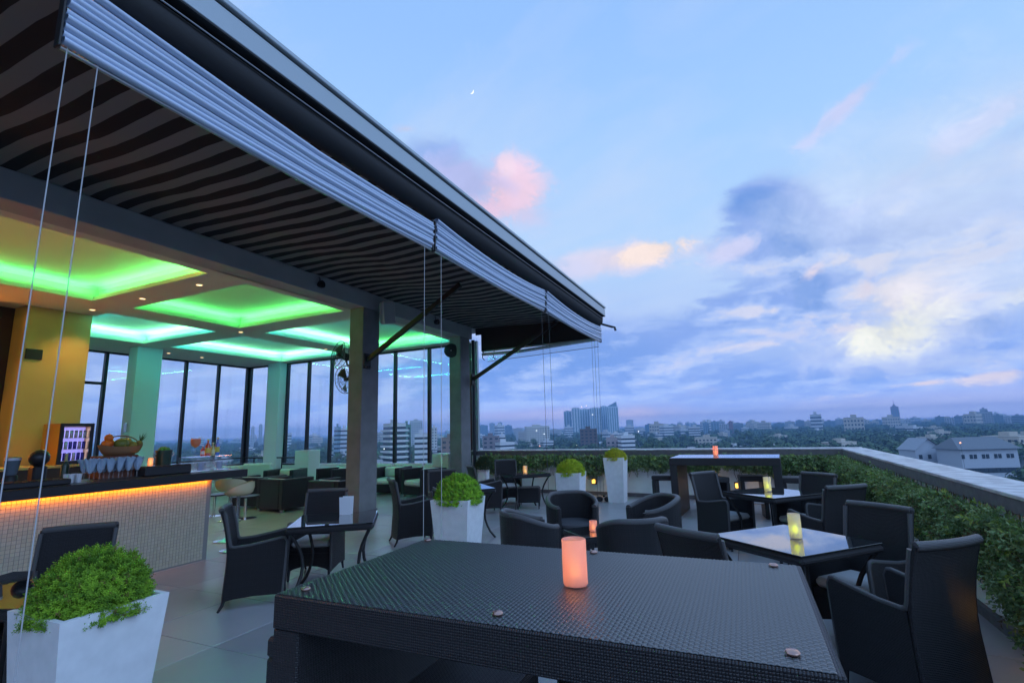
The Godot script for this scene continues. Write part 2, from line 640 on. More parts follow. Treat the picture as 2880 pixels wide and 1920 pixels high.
	# single lit clouds: azimuth, height, half widths, turn, colour, strength, softness, raggedness
	var clouds := [
		[17.0, 17.0, 12.0, 10.0, 0.0, 210, 223, 246, 0.6, 0.9, 0.6],
		[14.0, 9.5, 7.0, 4.6, 20.0, 216, 221, 238, 0.62, 0.9, 1.0],
		# pink cumulus by the roof edge
		[-33.5, 30.2, 5.0, 2.6, -10.0, 154, 184, 243, 0.9, 0.35, 0.7],
		[-37.0, 32.6, 2.0, 0.8, 5.0, 216, 210, 235, 0.6, 0.5, 1.2],
		[-29.5, 27.6, 6.0, 3.2, -20.0, 184, 192, 239, 0.95, 0.35, 0.7],
		[-24.2, 26.4, 4.2, 3.3, -15.0, 238, 208, 227, 0.95, 0.42, 0.8],
		[-24.8, 29.2, 0.8, 1.2, 0.0, 236, 214, 230, 0.7, 0.5, 1.0],
		[-27.5, 24.8, 4.0, 2.2, 0.0, 236, 203, 226, 0.75, 0.6, 0.9],
		[-26.0, 27.6, 2.4, 0.9, -25.0, 190, 194, 238, 0.6, 0.7, 1.2],
		[-22.0, 23.8, 2.8, 1.6, 0.0, 224, 208, 236, 0.6, 0.8, 1.0],
		# peach rim over the bank
		[-12.5, 18.4, 7.8, 1.4, 4.0, 226, 214, 228, 0.8, 0.7, 1.2],
		[-8.2, 18.9, 3.4, 0.9, 8.0, 246, 226, 214, 0.9, 0.5, 1.3],
		[-19.0, 17.8, 4.0, 1.1, 0.0, 196, 206, 241, 0.5, 0.8, 1.1],
		# light through the dark cloud
		[0.4, 17.9, 2.1, 0.7, 10.0, 208, 208, 237, 0.8, 0.6, 1.6],
		[7.4, 14.4, 1.5, 0.7, 25.0, 230, 218, 231, 0.9, 0.6, 1.7],
		[11.6, 12.2, 1.0, 1.9, -20.0, 230, 215, 226, 0.8, 0.6, 1.6],
		[13.2, 10.6, 3.2, 2.6, 10.0, 232, 227, 232, 0.9, 0.7, 1.4],
		[13.0, 7.8, 3.6, 2.2, 10.0, 240, 240, 226, 0.95, 0.42, 1.1],
		[16.4, 9.0, 1.6, 0.6, 10.0, 228, 230, 232, 0.7, 0.6, 1.4],
		[23.0, 9.4, 2.6, 1.4, 10.0, 222, 226, 228, 0.6, 0.6, 1.2],
		# wisps
		[12.4, 28.6, 3.8, 0.7, 30.0, 214, 208, 240, 0.6, 0.8, 1.3],
		[20.5, 23.0, 5.5, 1.1, 22.0, 210, 212, 240, 0.5, 0.9, 1.2],
		# streaks and the pink line at the horizon
		[14.8, 3.0, 1.3, 0.22, 2.0, 232, 214, 210, 0.85, 0.5, 1.0],
		[18.9, 3.15, 2.4, 0.45, 6.0, 230, 214, 212, 0.8, 0.5, 1.2],
		[17.0, 4.6, 6.0, 0.9, 3.0, 182, 195, 228, 0.5, 0.8, 0.8],
		[-13.0, 1.35, 9.0, 0.95, 0.0, 210, 192, 212, 0.85, 0.7, 0.35],
		[-25.0, 1.4, 8.0, 0.9, 0.0, 192, 184, 218, 0.8, 0.8, 0.4],
		[14.0, 1.2, 12.0, 1.0, 0.0, 192, 190, 222, 0.7, 0.9, 0.4],
	]
	for cl in clouds:
		var c := sky_rgb(cl[5], cl[6], cl[7])
		var reach: float = 2.0 * maxf(cl[2] * absf(sin(deg_to_rad(cl[4]))), cl[3]) + 0.4
		var y0 := clampi(int((90.0 - (cl[1] + reach)) / 180.0 * h), 0, half - 1)
		var y1 := clampi(int((90.0 - (cl[1] - reach)) / 180.0 * h), 0, half - 1)
		var wide: float = 1.9 * maxf(cl[2], cl[3]) / maxf(0.3, cos(deg_to_rad(cl[1])))
		var x0 := int((cl[0] - wide) / 360.0 * w)
		var x1 := int((cl[0] + wide) / 360.0 * w)
		var cr := cos(deg_to_rad(cl[4]))
		var sr := sin(deg_to_rad(cl[4]))
		for y in range(y0, y1 + 1):
			var el := 90.0 - 180.0 * (y + 0.5) / h
			var ce := cos(deg_to_rad(el))
			var se := sin(deg_to_rad(el))
			var clear := exp(-0.00038 * 105.0 / maxf(se, 0.010))
			var cg := c * minf(3.0, 1.0 / (clear + 0.36 * (1.0 - clear)))
			for x in range(x0, x1 + 1):
				var azd := 360.0 * (x + 0.5) / w
				var da: float = (azd - cl[0]) * ce
				var de: float = el - cl[1]
				var u: float = (da * cr + de * sr) / cl[2]
				var v: float = (de * cr - da * sr) / cl[3]
				var r := sqrt(u * u + v * v)
				if r > 1.95:
					continue
				var az := deg_to_rad(azd)
				var nz := fine.get_noise_3d(sin(az) * ce, se * 1.5, -cos(az) * ce)
				var m: float = smoothstep(1.0 + cl[9] * 0.6, 1.0 - minf(1.0, cl[9] * 1.5), r + nz * cl[10] * 1.2) * cl[8]
				if m > 0.003:
					var i := y * w + posmod(x, w)
					px[i] = px[i].lerp(cg * (1.0 - 0.22 * nz), m)
	var data := PackedFloat32Array()
	data.resize(w * h * 3)
	var i := 0
	for c in px:
		data[i] = c.x
		data[i + 1] = c.y
		data[i + 2] = c.z
		i += 3
	var im := Image.create_from_data(w, h, false, Image.FORMAT_RGBF, data.to_byte_array())
	var below := sky_rgb(150, 158, 206)
	im.fill_rect(Rect2i(0, half, w, half), Color(below.x, below.y, below.z))
	return ImageTexture.create_from_image(im)

# ------------------------------------------------------------------ ground, floor, parapets
func ground_and_floor() -> void:
	var g := Geo.new()
	g.quad(Vector3(-4400, -30, 900), Vector3(3200, -30, 900), Vector3(3200, -30, -4400), Vector3(-4400, -30, -4400))
	struct("ground", g, mat("city_ground", Color(0.06, 0.07, 0.05), 0.95, {"tex": mottled(61, 0.02, Color(0.03, 0.05, 0.025), Color(0.11, 0.11, 0.09), 256, 5, 2.0), "scale": 0.004, "world": true}))
	g = Geo.new()
	g.bx(-17.5, 2.0, -0.5, -0.008, -13.9, 3.0)
	var slab := struct("floor", g, M["grout"])
	var variants := [M["floor"]]
	for k in 2:
		var m: StandardMaterial3D = M["floor"].duplicate()
		m.albedo_color = Color.WHITE * [0.96, 0.92][k]
		m.albedo_color.a = 1
		m.uv1_offset = Vector3(0.37 * (k + 1), 0.2, 0.61 * (k + 1))
		variants.append(m)
	var t := Geo.new()
	t.cb(Vector3(0, -0.008, 0), Vector3(0.944, 0.016, 0.944), 0.002)
	var tm := t.mesh()
	for i in 20:
		for j in 14:
			var x := 1.62 - 0.475 - 0.95 * i
			var z := -0.1 - 0.475 - 0.95 * j
			part(slab, "tile", tm, variants[rng.randi() % 3], Vector3(x, rng.randf_range(-0.0008, 0.0008), z))

func parapet(called: String, label: String, at: Vector3, turn: float, length: float, before: float) -> Node3D:
	# local -x runs along the wall from its start, the room side faces +z
	var p := thing(called, label, "wall", at, turn)
	var g := Geo.new()
	g.bx(-length, before, -0.3, 0.965, -0.34, -0.03)
	part(p, "wall_body", g, M["wall_white"])
	g = Geo.new()
	g.bx(-length, before, -0.004, 0.085, -0.03, 0.012)
	part(p, "skirting", g, M["stone_grey"])
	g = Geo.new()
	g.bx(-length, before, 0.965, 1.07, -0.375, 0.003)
	part(p, "coping_shade_band", g, M["stone_grey"])  # inner face of the coping; its shade is put into the dark stone
	var step := 1.26
	var n := int(ceil((length + before) / step))
	for k in n:
		var x1 := before - k * step
		var x0 := maxf(-length, x1 - step + 0.006)
		g = Geo.new()
		g.cb(Vector3((x0 + x1) / 2, 1.0855, -0.186), Vector3(x1 - x0, 0.03, 0.396), 0.005)
		part(p, "cap_stone", g, M["cap_stone"])
	return p

func parapets() -> void:
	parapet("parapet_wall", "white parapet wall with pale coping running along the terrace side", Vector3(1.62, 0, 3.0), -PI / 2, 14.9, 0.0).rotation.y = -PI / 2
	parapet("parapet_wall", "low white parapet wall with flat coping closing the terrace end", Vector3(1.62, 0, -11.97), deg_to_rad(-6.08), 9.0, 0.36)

# ------------------------------------------------------------------ the bar room
func coffer(x0: float, x1: float, z0: float, z1: float, ceiling: Node3D, colors: Array, energies: Array) -> void:
	# the raised field over an opening, with a lit ledge round it
	var o := 0.16
	var y0 := 4.372
	var y1 := 4.60
	var g := Geo.new()
	var a := [Vector3(x0 - o, y0, z1 + o), Vector3(x1 + o, y0, z1 + o), Vector3(x1 + o, y0, z0 - o), Vector3(x0 - o, y0, z0 - o)]
	var b := []
	for p in a:
		b.append(Vector3(p.x, y1 - 0.05, p.z))
	var c := [Vector3(x0 - o + 0.07, y1, z1 + o - 0.07), Vector3(x1 + o - 0.07, y1, z1 + o - 0.07), Vector3(x1 + o - 0.07, y1, z0 - o + 0.07), Vector3(x0 - o + 0.07, y1, z0 - o + 0.07)]
	for k in 4:
		var m := (k + 1) % 4
		g.quad(a[m], a[k], b[k], b[m])
		g.quad(b[m], b[k], c[k], c[m])
	g.quad(c[3], c[2], c[1], c[0])
	part(ceiling, "coffer", g, M["ceiling"])
	var cx := (x0 + x1) / 2
	var cz := (z0 + z1) / 2
	# -x, +x, far (-z), near (+z)
	var sides := [[Vector3(x0 - 0.08, 4.385, cz), z1 - z0, true], [Vector3(x1 + 0.08, 4.385, cz), z1 - z0, true], [Vector3(cx, 4.385, z0 - 0.08), x1 - x0, false], [Vector3(cx, 4.385, z1 + 0.08), x1 - x0, false]]
	for k in 4:
		var s: Array = sides[k]
		var col: Color = colors[k]
		var length: float = s[1] - 0.1
		var sg := Geo.new()
		sg.box(Vector3.ZERO, Vector3(0.02, 0.008, length) if s[2] else Vector3(length, 0.008, 0.02))
		var key := "led_%d_%d_%d" % [int(col.r * 100), int(col.g * 100), int(col.b * 100)]
		part(ceiling, "led_strip", sg, mat(key, Color(0.8, 0.8, 0.8), 0.5, {"emit": col, "energy": 0.7}), s[0] + Vector3(0, -0.006, 0))
		var l := AreaLight3D.new()
		l.name = "cove_light"
		l.light_color = col.linear_to_srgb()
		l.light_energy = 1.25 * energies[k] * length
		l.area_size = Vector2(length, 0.035)
		l.shadow_enabled = true
		ceiling.add_child(l, true)
		l.position = s[0] + Vector3(0, 0.012, 0)
		# point up, leaning a little outwards to the cove wall
		var outward: Vector3 = [Vector3(-1, 0, 0), Vector3(1, 0, 0), Vector3(0, 0, -1), Vector3(0, 0, 1)][k]
		var dir := (Vector3.UP - outward * 0.55).normalized()
		var xa := Vector3(0, 0, 1) if s[2] else Vector3(1, 0, 0)
		var za := -dir
		l.basis = Basis(xa, za.cross(xa), za)

func downlight(ceiling: Node3D, x: float, z: float, energy := 1.2) -> void:
	var g := Geo.new()
	g.lathe(Vector3.ZERO, [Vector2(0.035, -0.004), Vector2(0.06, -0.006), Vector2(0.06, 0.0)], 20)
	var o := part(ceiling, "downlight", g, M["white_plastic"], Vector3(x, 4.299, z))
	g = Geo.new()
	g.lathe(Vector3.ZERO, [Vector2(0.0, -0.005), Vector2(0.045, -0.005), Vector2(0.045, 0.004)], 20)
	part(o, "lamp_glass", g, mat("downlight_glow", Color(0.8, 0.8, 0.8), 0.4, {"emit": Color(1.0, 0.62, 0.28), "energy": 3.5}))
	var l := SpotLight3D.new()
	l.name = "downlight_beam"
	l.light_color = Color(1.0, 0.74, 0.45)
	l.light_energy = energy
	l.spot_angle = 55
	l.spot_angle_attenuation = 0.8
	l.spot_range = 30
	l.spot_attenuation = 2
	l.light_size = 0.04
	l.shadow_enabled = true
	o.add_child(l, true)
	l.position = Vector3(0, -0.03, 0)
	l.rotation.x = -PI / 2

func bar_room() -> void:
	# ceiling with five openings; strips between them
	var xs := [-17.3, -15.0, -11.93, -11.1, -7.75, -7.5]
	var zs := [3.0, -1.3, -5.08, -5.77, -8.15, -8.88, -12.75, -13.35]
	var g := Geo.new()
	for i in 5:
		for j in 7:
			var hole: bool = (i == 3 and j in [1, 3, 5]) or (i == 1 and j in [3, 5])
			if not hole:
				g.bx(xs[i] - (0.0 if i else 0.0), xs[i + 1], 4.30, 4.37, zs[j + 1], zs[j])
	var ceiling := struct("ceiling", g, M["ceiling"])
	var lime := Color(0.09, 1.0, 0.17)
	var aqua := Color(0.02, 0.72, 0.78)
	var amber := Color(1.0, 0.42, 0.04)
	var pale := Color(0.20, 1.0, 0.46)
	coffer(-11.1, -7.75, -5.08, -1.3, ceiling, [lime, amber, lime, lime], [0.5, 0.35, 0.5, 0.4])  # the amber strip is added out of sight to warm this field
	coffer(-11.1, -7.75, -8.15, -5.77, ceiling, [lime, lime, lime, lime], [0.5, 0.3, 0.5, 0.35])
	coffer(-15.0, -11.93, -8.15, -5.77, ceiling, [pale, aqua, pale, aqua], [0.7, 1.0, 0.7, 1.0])
	coffer(-11.1, -7.75, -12.75, -8.88, ceiling, [pale, aqua, lime, aqua], [0.6, 0.8, 0.6, 0.8])
	coffer(-15.0, -11.93, -12.75, -8.88, ceiling, [pale, aqua, pale, aqua], [0.7, 1.0, 0.7, 1.0])
	for p in [[-11.88, -5.45], [-10.19, -5.45], [-8.47, -5.41], [-16.08, -9.49], [-16.15, -10.6], [-11.75, -11.63], [-11.5, -8.5], [-12.0, -3.4], [-12.0, -1.6]]:
		downlight(ceiling, p[0], p[1], 1.5 if p[1] > -6 else 0.4)
	g = Geo.new()
	g.bx(-17.6, -7.14, 4.66, 5.0, -13.6, 3.0)
	struct("roof_slab", g, M["beam"])
	g = Geo.new()
	g.bx(-17.6, -7.0, -0.4, 4.66, 3.0, 3.2)
	struct("wall_end", g, M["wall_white"])

	# facade beam and columns
	var beam := thing("facade_beam", "long pale grey concrete beam over the open bar front", "beam", Vector3(-7.345, 0, -4.87))
	g = Geo.new()
	g.cb(Vector3(0, 4.475, 0), Vector3(0.41, 0.35, 15.74), 0.008)
	part(beam, "beam_body", g, M["beam"])
	for c in [["square grey column carrying the loudspeaker beside the dark glass table", -8.34], ["square grey column at the far corner of the bar front", -12.32]]:
		var col := thing("column", c[0], "column", Vector3(-7.325, 0, c[1]))
		g = Geo.new()
		g.cb(Vector3(0, 2.149, 0), Vector3(0.37, 4.298, 0.52), 0.01)
		part(col, "shaft", g, M["column"])
		g = Geo.new()
		g.bx(-0.2, 0.2, 0.001, 0.13, -0.275, 0.275)
		part(col, "plinth", g, M["stone_grey"])
	var post := thing("corner_post", "slim metal corner post with rain pipe behind the far column", "post", Vector3(-7.18, 0, -12.86))
	g = Geo.new()
	g.tube([Vector3(0, 0, 0), Vector3(0, 4.3, 0)], 0.05, 12)
	part(post, "rain_pipe", g, M["frame"])
	g = Geo.new()
	g.bx(-0.05, 0.05, 0, 4.3, -0.24, -0.14)
	part(post, "post_profile", g, M["fascia"])

	# inner pillars
	for c in [["white pillar standing free before the back windows", -15.7, -8.64, 0.42, 0.68], ["white pillar set against the side window wall", -15.46, -12.99, 0.62, 0.3]]:
		var col := thing("pillar", c[0], "pillar", Vector3(c[1], 0, c[2]))
		g = Geo.new()
		g.cb(Vector3(0, 2.15, 0), Vector3(c[3], 4.299, c[4]), 0.01)
		part(col, "shaft", g, M["wall_plain"])
		if c[1] < -15.6:
			g = Geo.new()
			g.cb(Vector3(0.0, 2.02, 0.345), Vector3(0.16, 0.26, 0.02), 0.005)
			part(col, "switch_plate", g, M["steel"])

	# ochre wall block and the dark back bar beside it
	var ow := thing("ochre_wall", "ochre yellow wall lit warm behind the bar counter", "wall", Vector3(-14.8, 0, -5.2))
	g = Geo.new()
	g.bx(-2.4, 2.35, 0.001, 4.299, -0.53, 0.54)
	part(ow, "wall_body", g, M["ochre"])
	g = Geo.new()
	g.cb(Vector3(2.365, 3.36, 0.36), Vector3(0.03, 0.2, 0.26), 0.008)
	part(ow, "black_plate", g, M["black_metal"])
	var bb := thing("back_bar", "dark wooden back bar with glowing orange shelf lights", "shelving", Vector3(-12.75, 0, -1.0))
	g = Geo.new()
	g.bx(-0.3, -0.2, 0.001, 4.299, -3.66, 4.0)
	part(bb, "back_panel", g, M["dark_wood"])
	var glow := mat("shelf_light_glow", Color(0.8, 0.6, 0.4), 0.5, {"emit": Color(1.0, 0.40, 0.06), "energy": 2.0})
	for k in 4:
		var y: float = [4.02, 3.22, 2.42, 1.62][k]
		for z in [-2.4, -0.2]:
			g = Geo.new()
			g.cb(Vector3(0.0, y, z), Vector3(0.36, 0.03, 1.9), 0.004)
			var sh := part(bb, "shelf", g, M["dark_wood"])
			g = Geo.new()
			g.cb(Vector3(0.12, y - 0.06, z), Vector3(0.05, 0.08, 1.86), 0.01)
			part(sh, "shelf_light", g, glow)
			var l := AreaLight3D.new()
			l.name = "shelf_lamp"
			l.light_color = Color(1.0, 0.56, 0.2)
			l.light_energy = 0.85
			l.area_size = Vector2(1.8, 0.06)
			l.shadow_enabled = true
			sh.add_child(l, true)
			l.position = Vector3(0.155, y - 0.06, z)
			l.rotation.y = -PI / 2
	for k in 3:
		for j in 5:
			var t := thing("shelf_bottle", ["amber liquor bottle standing on a lit back bar shelf", "squat amber decanter standing on a lit back bar shelf"][j % 2], "bottle", Vector3(-12.66, [3.236, 2.436, 1.636][k], -3.1 - 0.26 * (j - 2)), 0, "bottles on the back bar shelves")
			g = Geo.new()
			var r: float = [0.04, 0.07][j % 2]
			g.lathe(Vector3.ZERO, [Vector2(0, 0), Vector2(r, 0), Vector2(r, 0.18), Vector2(r * 0.4, 0.23), Vector2(0.014, 0.24), Vector2(0.014, 0.3)], 12)
			part(t, "bottle_glass", g, mat("amber_glass", Color(0.35, 0.14, 0.02), 0.08, {"coat": 1.0}))
			g = Geo.new()
			g.lathe(Vector3(0, 0.3, 0), [Vector2(0.018, 0), Vector2(0.018, 0.04), Vector2(0, 0.04)], 10)
			part(t, "cap", g, M["black_metal"])

	# window walls: low wall, frames, one pane after another
	var low := 0.72
	var back := thing("window_wall", "tall back window wall with black mullions and glass door", "window wall", Vector3(-17.2, 0, -9.4))
	glazing(back, [-13.15, -11.95, -10.77, -9.6, -8.39, -7.6, -5.75], low, true)
	var side := thing("window_wall", "tall side window wall with black mullions over white bench", "window wall", Vector3(-12.2, 0, -13.2))
	glazing(side, [-17.15, -16.1, -15.12, -14.08, -13.01, -11.7, -10.27, -8.95, -7.45], low, false)
	var rail := thing("hand_rail", "thin black hand rail in front of the side windows", "rail", Vector3(-16.9, 0, -12.9))
	g = Geo.new()
	g.tube([Vector3(0, 0.93, 3.4), Vector3(0, 0.93, 0), Vector3(3.4, 0.93, 0)], 0.022, 8)
	part(rail, "rail_tube", g, M["black_metal"])
	for p in [Vector3(0, 0, 3.0), Vector3(0, 0, 1.2), Vector3(0.6, 0, 0), Vector3(2.0, 0, 0), Vector3(3.2, 0, 0)]:
		g = Geo.new()
		g.tube([p + Vector3(0, 0.001, 0), p + Vector3(0, 0.93, 0)], 0.02, 8)
		part(rail, "rail_post", g, M["black_metal"])

func glazing(o: Node3D, at: Array, low: float, along_z: bool) -> void:
	var base := o.position
	var place := func(s: float, y: float) -> Vector3:
		return Vector3(0, y, s - base.z) if along_z else Vector3(s - base.x, y, 0)
	var size := func(length: float, high: float, thick: float) -> Vector3:
		return Vector3(thick, high, length) if along_z else Vector3(length, high, thick)
	for k in at.size() - 1:
		var s: float = (at[k] + at[k + 1]) / 2
		var length: float = at[k + 1] - at[k]
		var door: bool = along_z and k == at.size() - 2
		var bottom := 0.05 if door else low
		if not door:
			var w := Geo.new()
			w.box(place.call(s, low / 2 - 0.03), size.call(length - 0.002, low - 0.06, 0.2))
			part(o, "low_wall", w, M["wall_plain"])
			w = Geo.new()
			w.cb(place.call(s, low - 0.03), size.call(length - 0.002, 0.055, 0.13), 0.004)
			part(o, "sill_rail", w, M["frame"])
		var top := 4.26
		var g := Geo.new()
		if along_z:
			g.quad(Vector3(0, bottom, s + length / 2 - base.z), Vector3(0, bottom, s - length / 2 - base.z), Vector3(0, top, s - length / 2 - base.z), Vector3(0, top, s + length / 2 - base.z))
		else:
			g.quad(Vector3(s - length / 2 - base.x, bottom, 0), Vector3(s + length / 2 - base.x, bottom, 0), Vector3(s + length / 2 - base.x, top, 0), Vector3(s - length / 2 - base.x, top, 0))
		part(o, "pane", g, M["pane"])
		if door or (along_z and k == at.size() - 3):
			g = Geo.new()
			g.cb(place.call(s, 3.35), size.call(length - 0.09, 0.08, 0.07), 0.004)
			part(o, "transom", g, M["frame"])
			if door:
				g = Geo.new()
				g.cb(place.call(s - 0.3, 1.7), size.call(0.07, 3.2, 0.06), 0.004)
				part(o, "door_stile", g, M["frame"])
	for k in at.size():
		var g := Geo.new()
		var wide: float = 0.16 if (k == 0) else 0.085
		g.cb(place.call(at[k], 2.5 + low / 2 - 0.36), size.call(wide, 4.26 - low + 0.0, 0.12), 0.005)
		part(o, "mullion", g, M["frame"])
	var a: float = at[0]
	var b: float = at[at.size() - 1]
	var h := Geo.new()
	h.cb(place.call((a + b) / 2, 4.275), size.call(b - a, 0.045, 0.13), 0.004)
	part(o, "head_rail", h, M["frame"])

# ------------------------------------------------------------------ canopy with striped cloth and folded rain blinds
func canopy() -> void:
	var can := thing("canopy", "long flat canopy with steel fascia and striped cloth underside", "canopy", Vector3(-5.2, 4.6, -5.2))
	var o := Vector3(5.2, -4.6, 5.2)
	var g := Geo.new()
	g.hexa([Vector3(-7.14, 4.74, 3) + o, Vector3(-3.24, 4.70, 3) + o, Vector3(-3.24, 4.70, -12.9) + o, Vector3(-7.14, 4.74, -12.9) + o], [Vector3(-7.14, 4.95, 3) + o, Vector3(-3.24, 4.775, 3) + o, Vector3(-3.24, 4.775, -12.9) + o, Vector3(-7.14, 4.95, -12.9) + o])
	part(can, "roof_sheet", g, M["canopy_dark"])
	# fascia: a steel band with a narrow dark groove under its lip
	g = Geo.new()
	g.cb(Vector3(-3.205, 4.645, -4.95) + o, Vector3(0.07, 0.19, 15.94), 0.006)
	part(can, "fascia_band", g, M["fascia"])
	g = Geo.new()
	g.cb(Vector3(-3.215, 4.752, -4.95) + o, Vector3(0.05, 0.024, 15.9), 0.004)
	part(can, "fascia_groove", g, M["black_metal"])
	g = Geo.new()
	g.cb(Vector3(-3.195, 4.787, -4.95) + o, Vector3(0.09, 0.045, 15.96), 0.006)
	part(can, "fascia_lip", g, M["fascia"])
	g = Geo.new()
	g.bx(-3.55 + 5.2, -3.17 + 5.2, -0.065, -0.052, -12.9 + 5.2, 3 + 5.2)
	part(can, "fascia_soffit", g, M["canopy_dark"])
	# roller housing
	g = Geo.new()
	var ring := []
	for k in 15:
		var t := PI * 1.15 * k / 14 - 0.3
		ring.append(Vector2(-3.36 + 0.13 * cos(t - PI * 0.5), 4.42 + 0.13 * sin(t - PI * 0.5)))
	var rows := []
	for z in [3.0, -4.9, -12.85]:
		var r := []
		for p in ring:
			r.append(Vector3(p.x, p.y, z) + o)
		rows.append(r)
	g.sheet(rows)
	part(can, "roller_housing", g, M["canopy_dark"])
	g = Geo.new()
	g.tube([Vector3(-3.215, 4.482, 3) + o, Vector3(-3.215, 4.482, -12.85) + o], 0.007, 6)
	part(can, "keder_line", g, M["steel"])
	# striped cloth
	var im := Image.create(4, 64, false, Image.FORMAT_RGB8)
	for y in 64:
		var light := y >= 32
		for x in 4:
			im.set_pixel(x, y, lin(0.22, 0.215, 0.205) if light else lin(0.016, 0.016, 0.016))
	var cloth := mat("striped_cloth", Color(1, 1, 1), 0.95, {"tex": ImageTexture.create_from_image(im), "uv": true})
	var wob := FastNoiseLite.new()
	wob.seed = 4
	wob.frequency = 0.45
	rows = []
	for i in 160:
		var z := 3.0 - 15.88 * i / 159.0
		var r := []
		for j in 25:
			var f := j / 24.0
			var x := lerpf(-7.13, -3.5, f)
			var sag := 0.03 * sin(f * PI * 3.0) * (0.6 + 0.6 * wob.get_noise_2d(z * 0.6, 3.0))
			var yy := lerpf(4.665, 4.53, f) - 0.02 + sag + 0.03 * wob.get_noise_2d(x * 2.0, z * 2.0)
			r.append(Vector3(x, yy, z + 0.05 * wob.get_noise_2d(x, z * 0.5 + 40.0)) + o)
		rows.append(r)
	g = Geo.new()
	g.sheet(rows, true, false, Vector2(1.0, 1.0 / 0.28))
	part(can, "striped_cloth", g, cloth)
	# end flap and battens
	g = Geo.new()
	g.bx(-7.12 + 5.2, -3.25 + 5.2, 4.45 - 4.6, 4.735 - 4.6, -12.935 + 5.2, -12.915 + 5.2)
	g.bx(-6.93 + 5.2, -3.32 + 5.2, 3.955 - 4.6, 4.45 - 4.6, -12.93 + 5.2, -12.91 + 5.2)
	part(can, "end_flap", g, mat("flap_cloth", Color(0.03, 0.025, 0.022), 0.9))
	g = Geo.new()
	g.tube([Vector3(-6.9, 3.94, -12.9) + o, Vector3(-3.33, 3.96, -12.9) + o], 0.025, 8)
	part(can, "end_batten", g, M["fascia"])
	g = Geo.new()
	g.tube([Vector3(-3.3, 4.35, -12.85) + o, Vector3(-3.02, 4.25, -12.95) + o, Vector3(-2.95, 4.23, -12.95) + o, Vector3(-2.93, 4.14, -12.95) + o], 0.03, 8)
	part(can, "rain_spout", g, M["frame"])
	# rolled end blind of clear film
	var eb := thing("end_blind", "clear film blind rolled half up at the canopy's far end", "blind", Vector3(-5.1, 3.94, -12.86))
	g = Geo.new()
	g.tube([Vector3(-1.75, -0.1, 0.04), Vector3(-0.6, -0.12, 0.04), Vector3(1.72, 0.0, 0.04)], 0.045, 10)
	part(eb, "roll", g, M["vinyl"])
	g = Geo.new()
	g.quad(Vector3(-1.6, -0.32, 0), Vector3(1.72, -0.2, 0), Vector3(1.72, 0, 0), Vector3(-1.6, 0, 0))
	part(eb, "film", g, M["clear_vinyl"])
	g = Geo.new()
	g.tube([Vector3(-1.6, -0.32, 0), Vector3(1.72, -0.2, 0)], 0.008, 6)
	part(eb, "hem_rod", g, M["steel"])
	for x in [-1.7, -1.35]:
		g = Geo.new()
		g.tube([Vector3(x, -0.02, 0.05), Vector3(x - 0.04, -0.2, 0.06), Vector3(x + 0.03, -0.28, 0.06)], 0.012, 6)
		part(eb, "strap", g, M["black_metal"])

	# three folded blinds along the front
	var spans := [[-1.22, -4.93], [-5.0, -8.73], [-8.8, -12.82]]
	var names := ["folded clear rain blind hanging under the canopy above the bar", "folded clear rain blind between the two blind joints", "folded clear rain blind at the canopy's far end"]
	for k in 3:
		var z0: float = spans[k][0]
		var z1: float = spans[k][1]
		var b := thing("rain_blind", names[k], "blind", Vector3(-3.32, 4.3, (z0 + z1) / 2), 0, "folded rain blinds under the canopy")
		var half := (z0 - z1) / 2
		var bn := 9
		for f in bn:
			var pts := []
			for s in 21:
				var u := s / 20.0 * 2 - 1
				# folds fan apart towards the near end and sag in the middle
				var low := -0.43 + 0.015 * u * u
				var high := -0.12 + (0.07 * u * u if k else 0.09 * maxf(u, 0.0))
				var yy := lerpf(low, high, float(f) / (bn - 1)) - 0.02 * (1 - u * u)
				pts.append(Vector3(0.014 * sin(f * 2.4 + u * 1.3) + 0.02 * float(f) / bn, yy, u * half))
			var pg := Geo.new()
			fold(pg, pts, 0.034, 0.024)
			part(b, "fold", pg, M["vinyl"])
		for s in [-1.0, 1.0]:
			var eg := Geo.new()
			eg.cb(Vector3(0.0, -0.26, s * (half + 0.012)), Vector3(0.06, 0.4, 0.012), 0.003)
			part(b, "end_strap", eg, M["black_metal"])
		var hg := Geo.new()
		hg.tube([Vector3(0, -0.455, half), Vector3(0, -0.475, 0), Vector3(0, -0.455, -half)], 0.012, 8)
		part(b, "hem_rod", hg, M["steel"])
	# pull cords
	var cords := [[-1.25, 3.86, "beside the near topiary planter"], [-1.40, 3.86, "beside the near topiary planter"], [-4.78, 3.86, "beside the middle topiary planter"], [-5.14, 3.86, "beside the middle topiary planter"], [-8.58, 3.86, "in front of the far tables"], [-8.95, 3.86, "in front of the far tables"], [-11.95, 3.84, "over the black weights at the far wall"], [-12.2, 3.84, "over the black weights at the far wall"], [-12.5, 3.84, "over the black weights at the far wall"]]
	for c in cords:
		var t := thing("pull_cord", "thin taut blind cord " + c[2], "cord", Vector3(-3.31, 0.004, c[0]), 0, "blind cords hanging along the canopy front")
		g = Geo.new()
		var lean: float = 0.28 if c[0] < -11 else 0.02
		g.tube([Vector3(0, 0, lean), Vector3(0.0, c[1], 0)], 0.0034, 6)
		part(t, "cord_line", g, M["cord"] if c[0] > -6 else mat("dark_cord", Color(0.05, 0.06, 0.07), 0.6))
		g = Geo.new()
		g.cb(Vector3(0, 0.02, lean), Vector3(0.05, 0.04, 0.05), 0.006)
		part(t, "floor_hook", g, M["black_metal"])
	# braces
	var ends := [[Vector3(-7.12, 3.17, -8.2), Vector3(-4.9, 4.5, -8.3), "dark diagonal brace from the loudspeaker column to the canopy"], [Vector3(-7.0, 3.1, -12.52), Vector3(-4.4, 4.45, -12.45), "dark diagonal brace from the far column to the canopy"]]
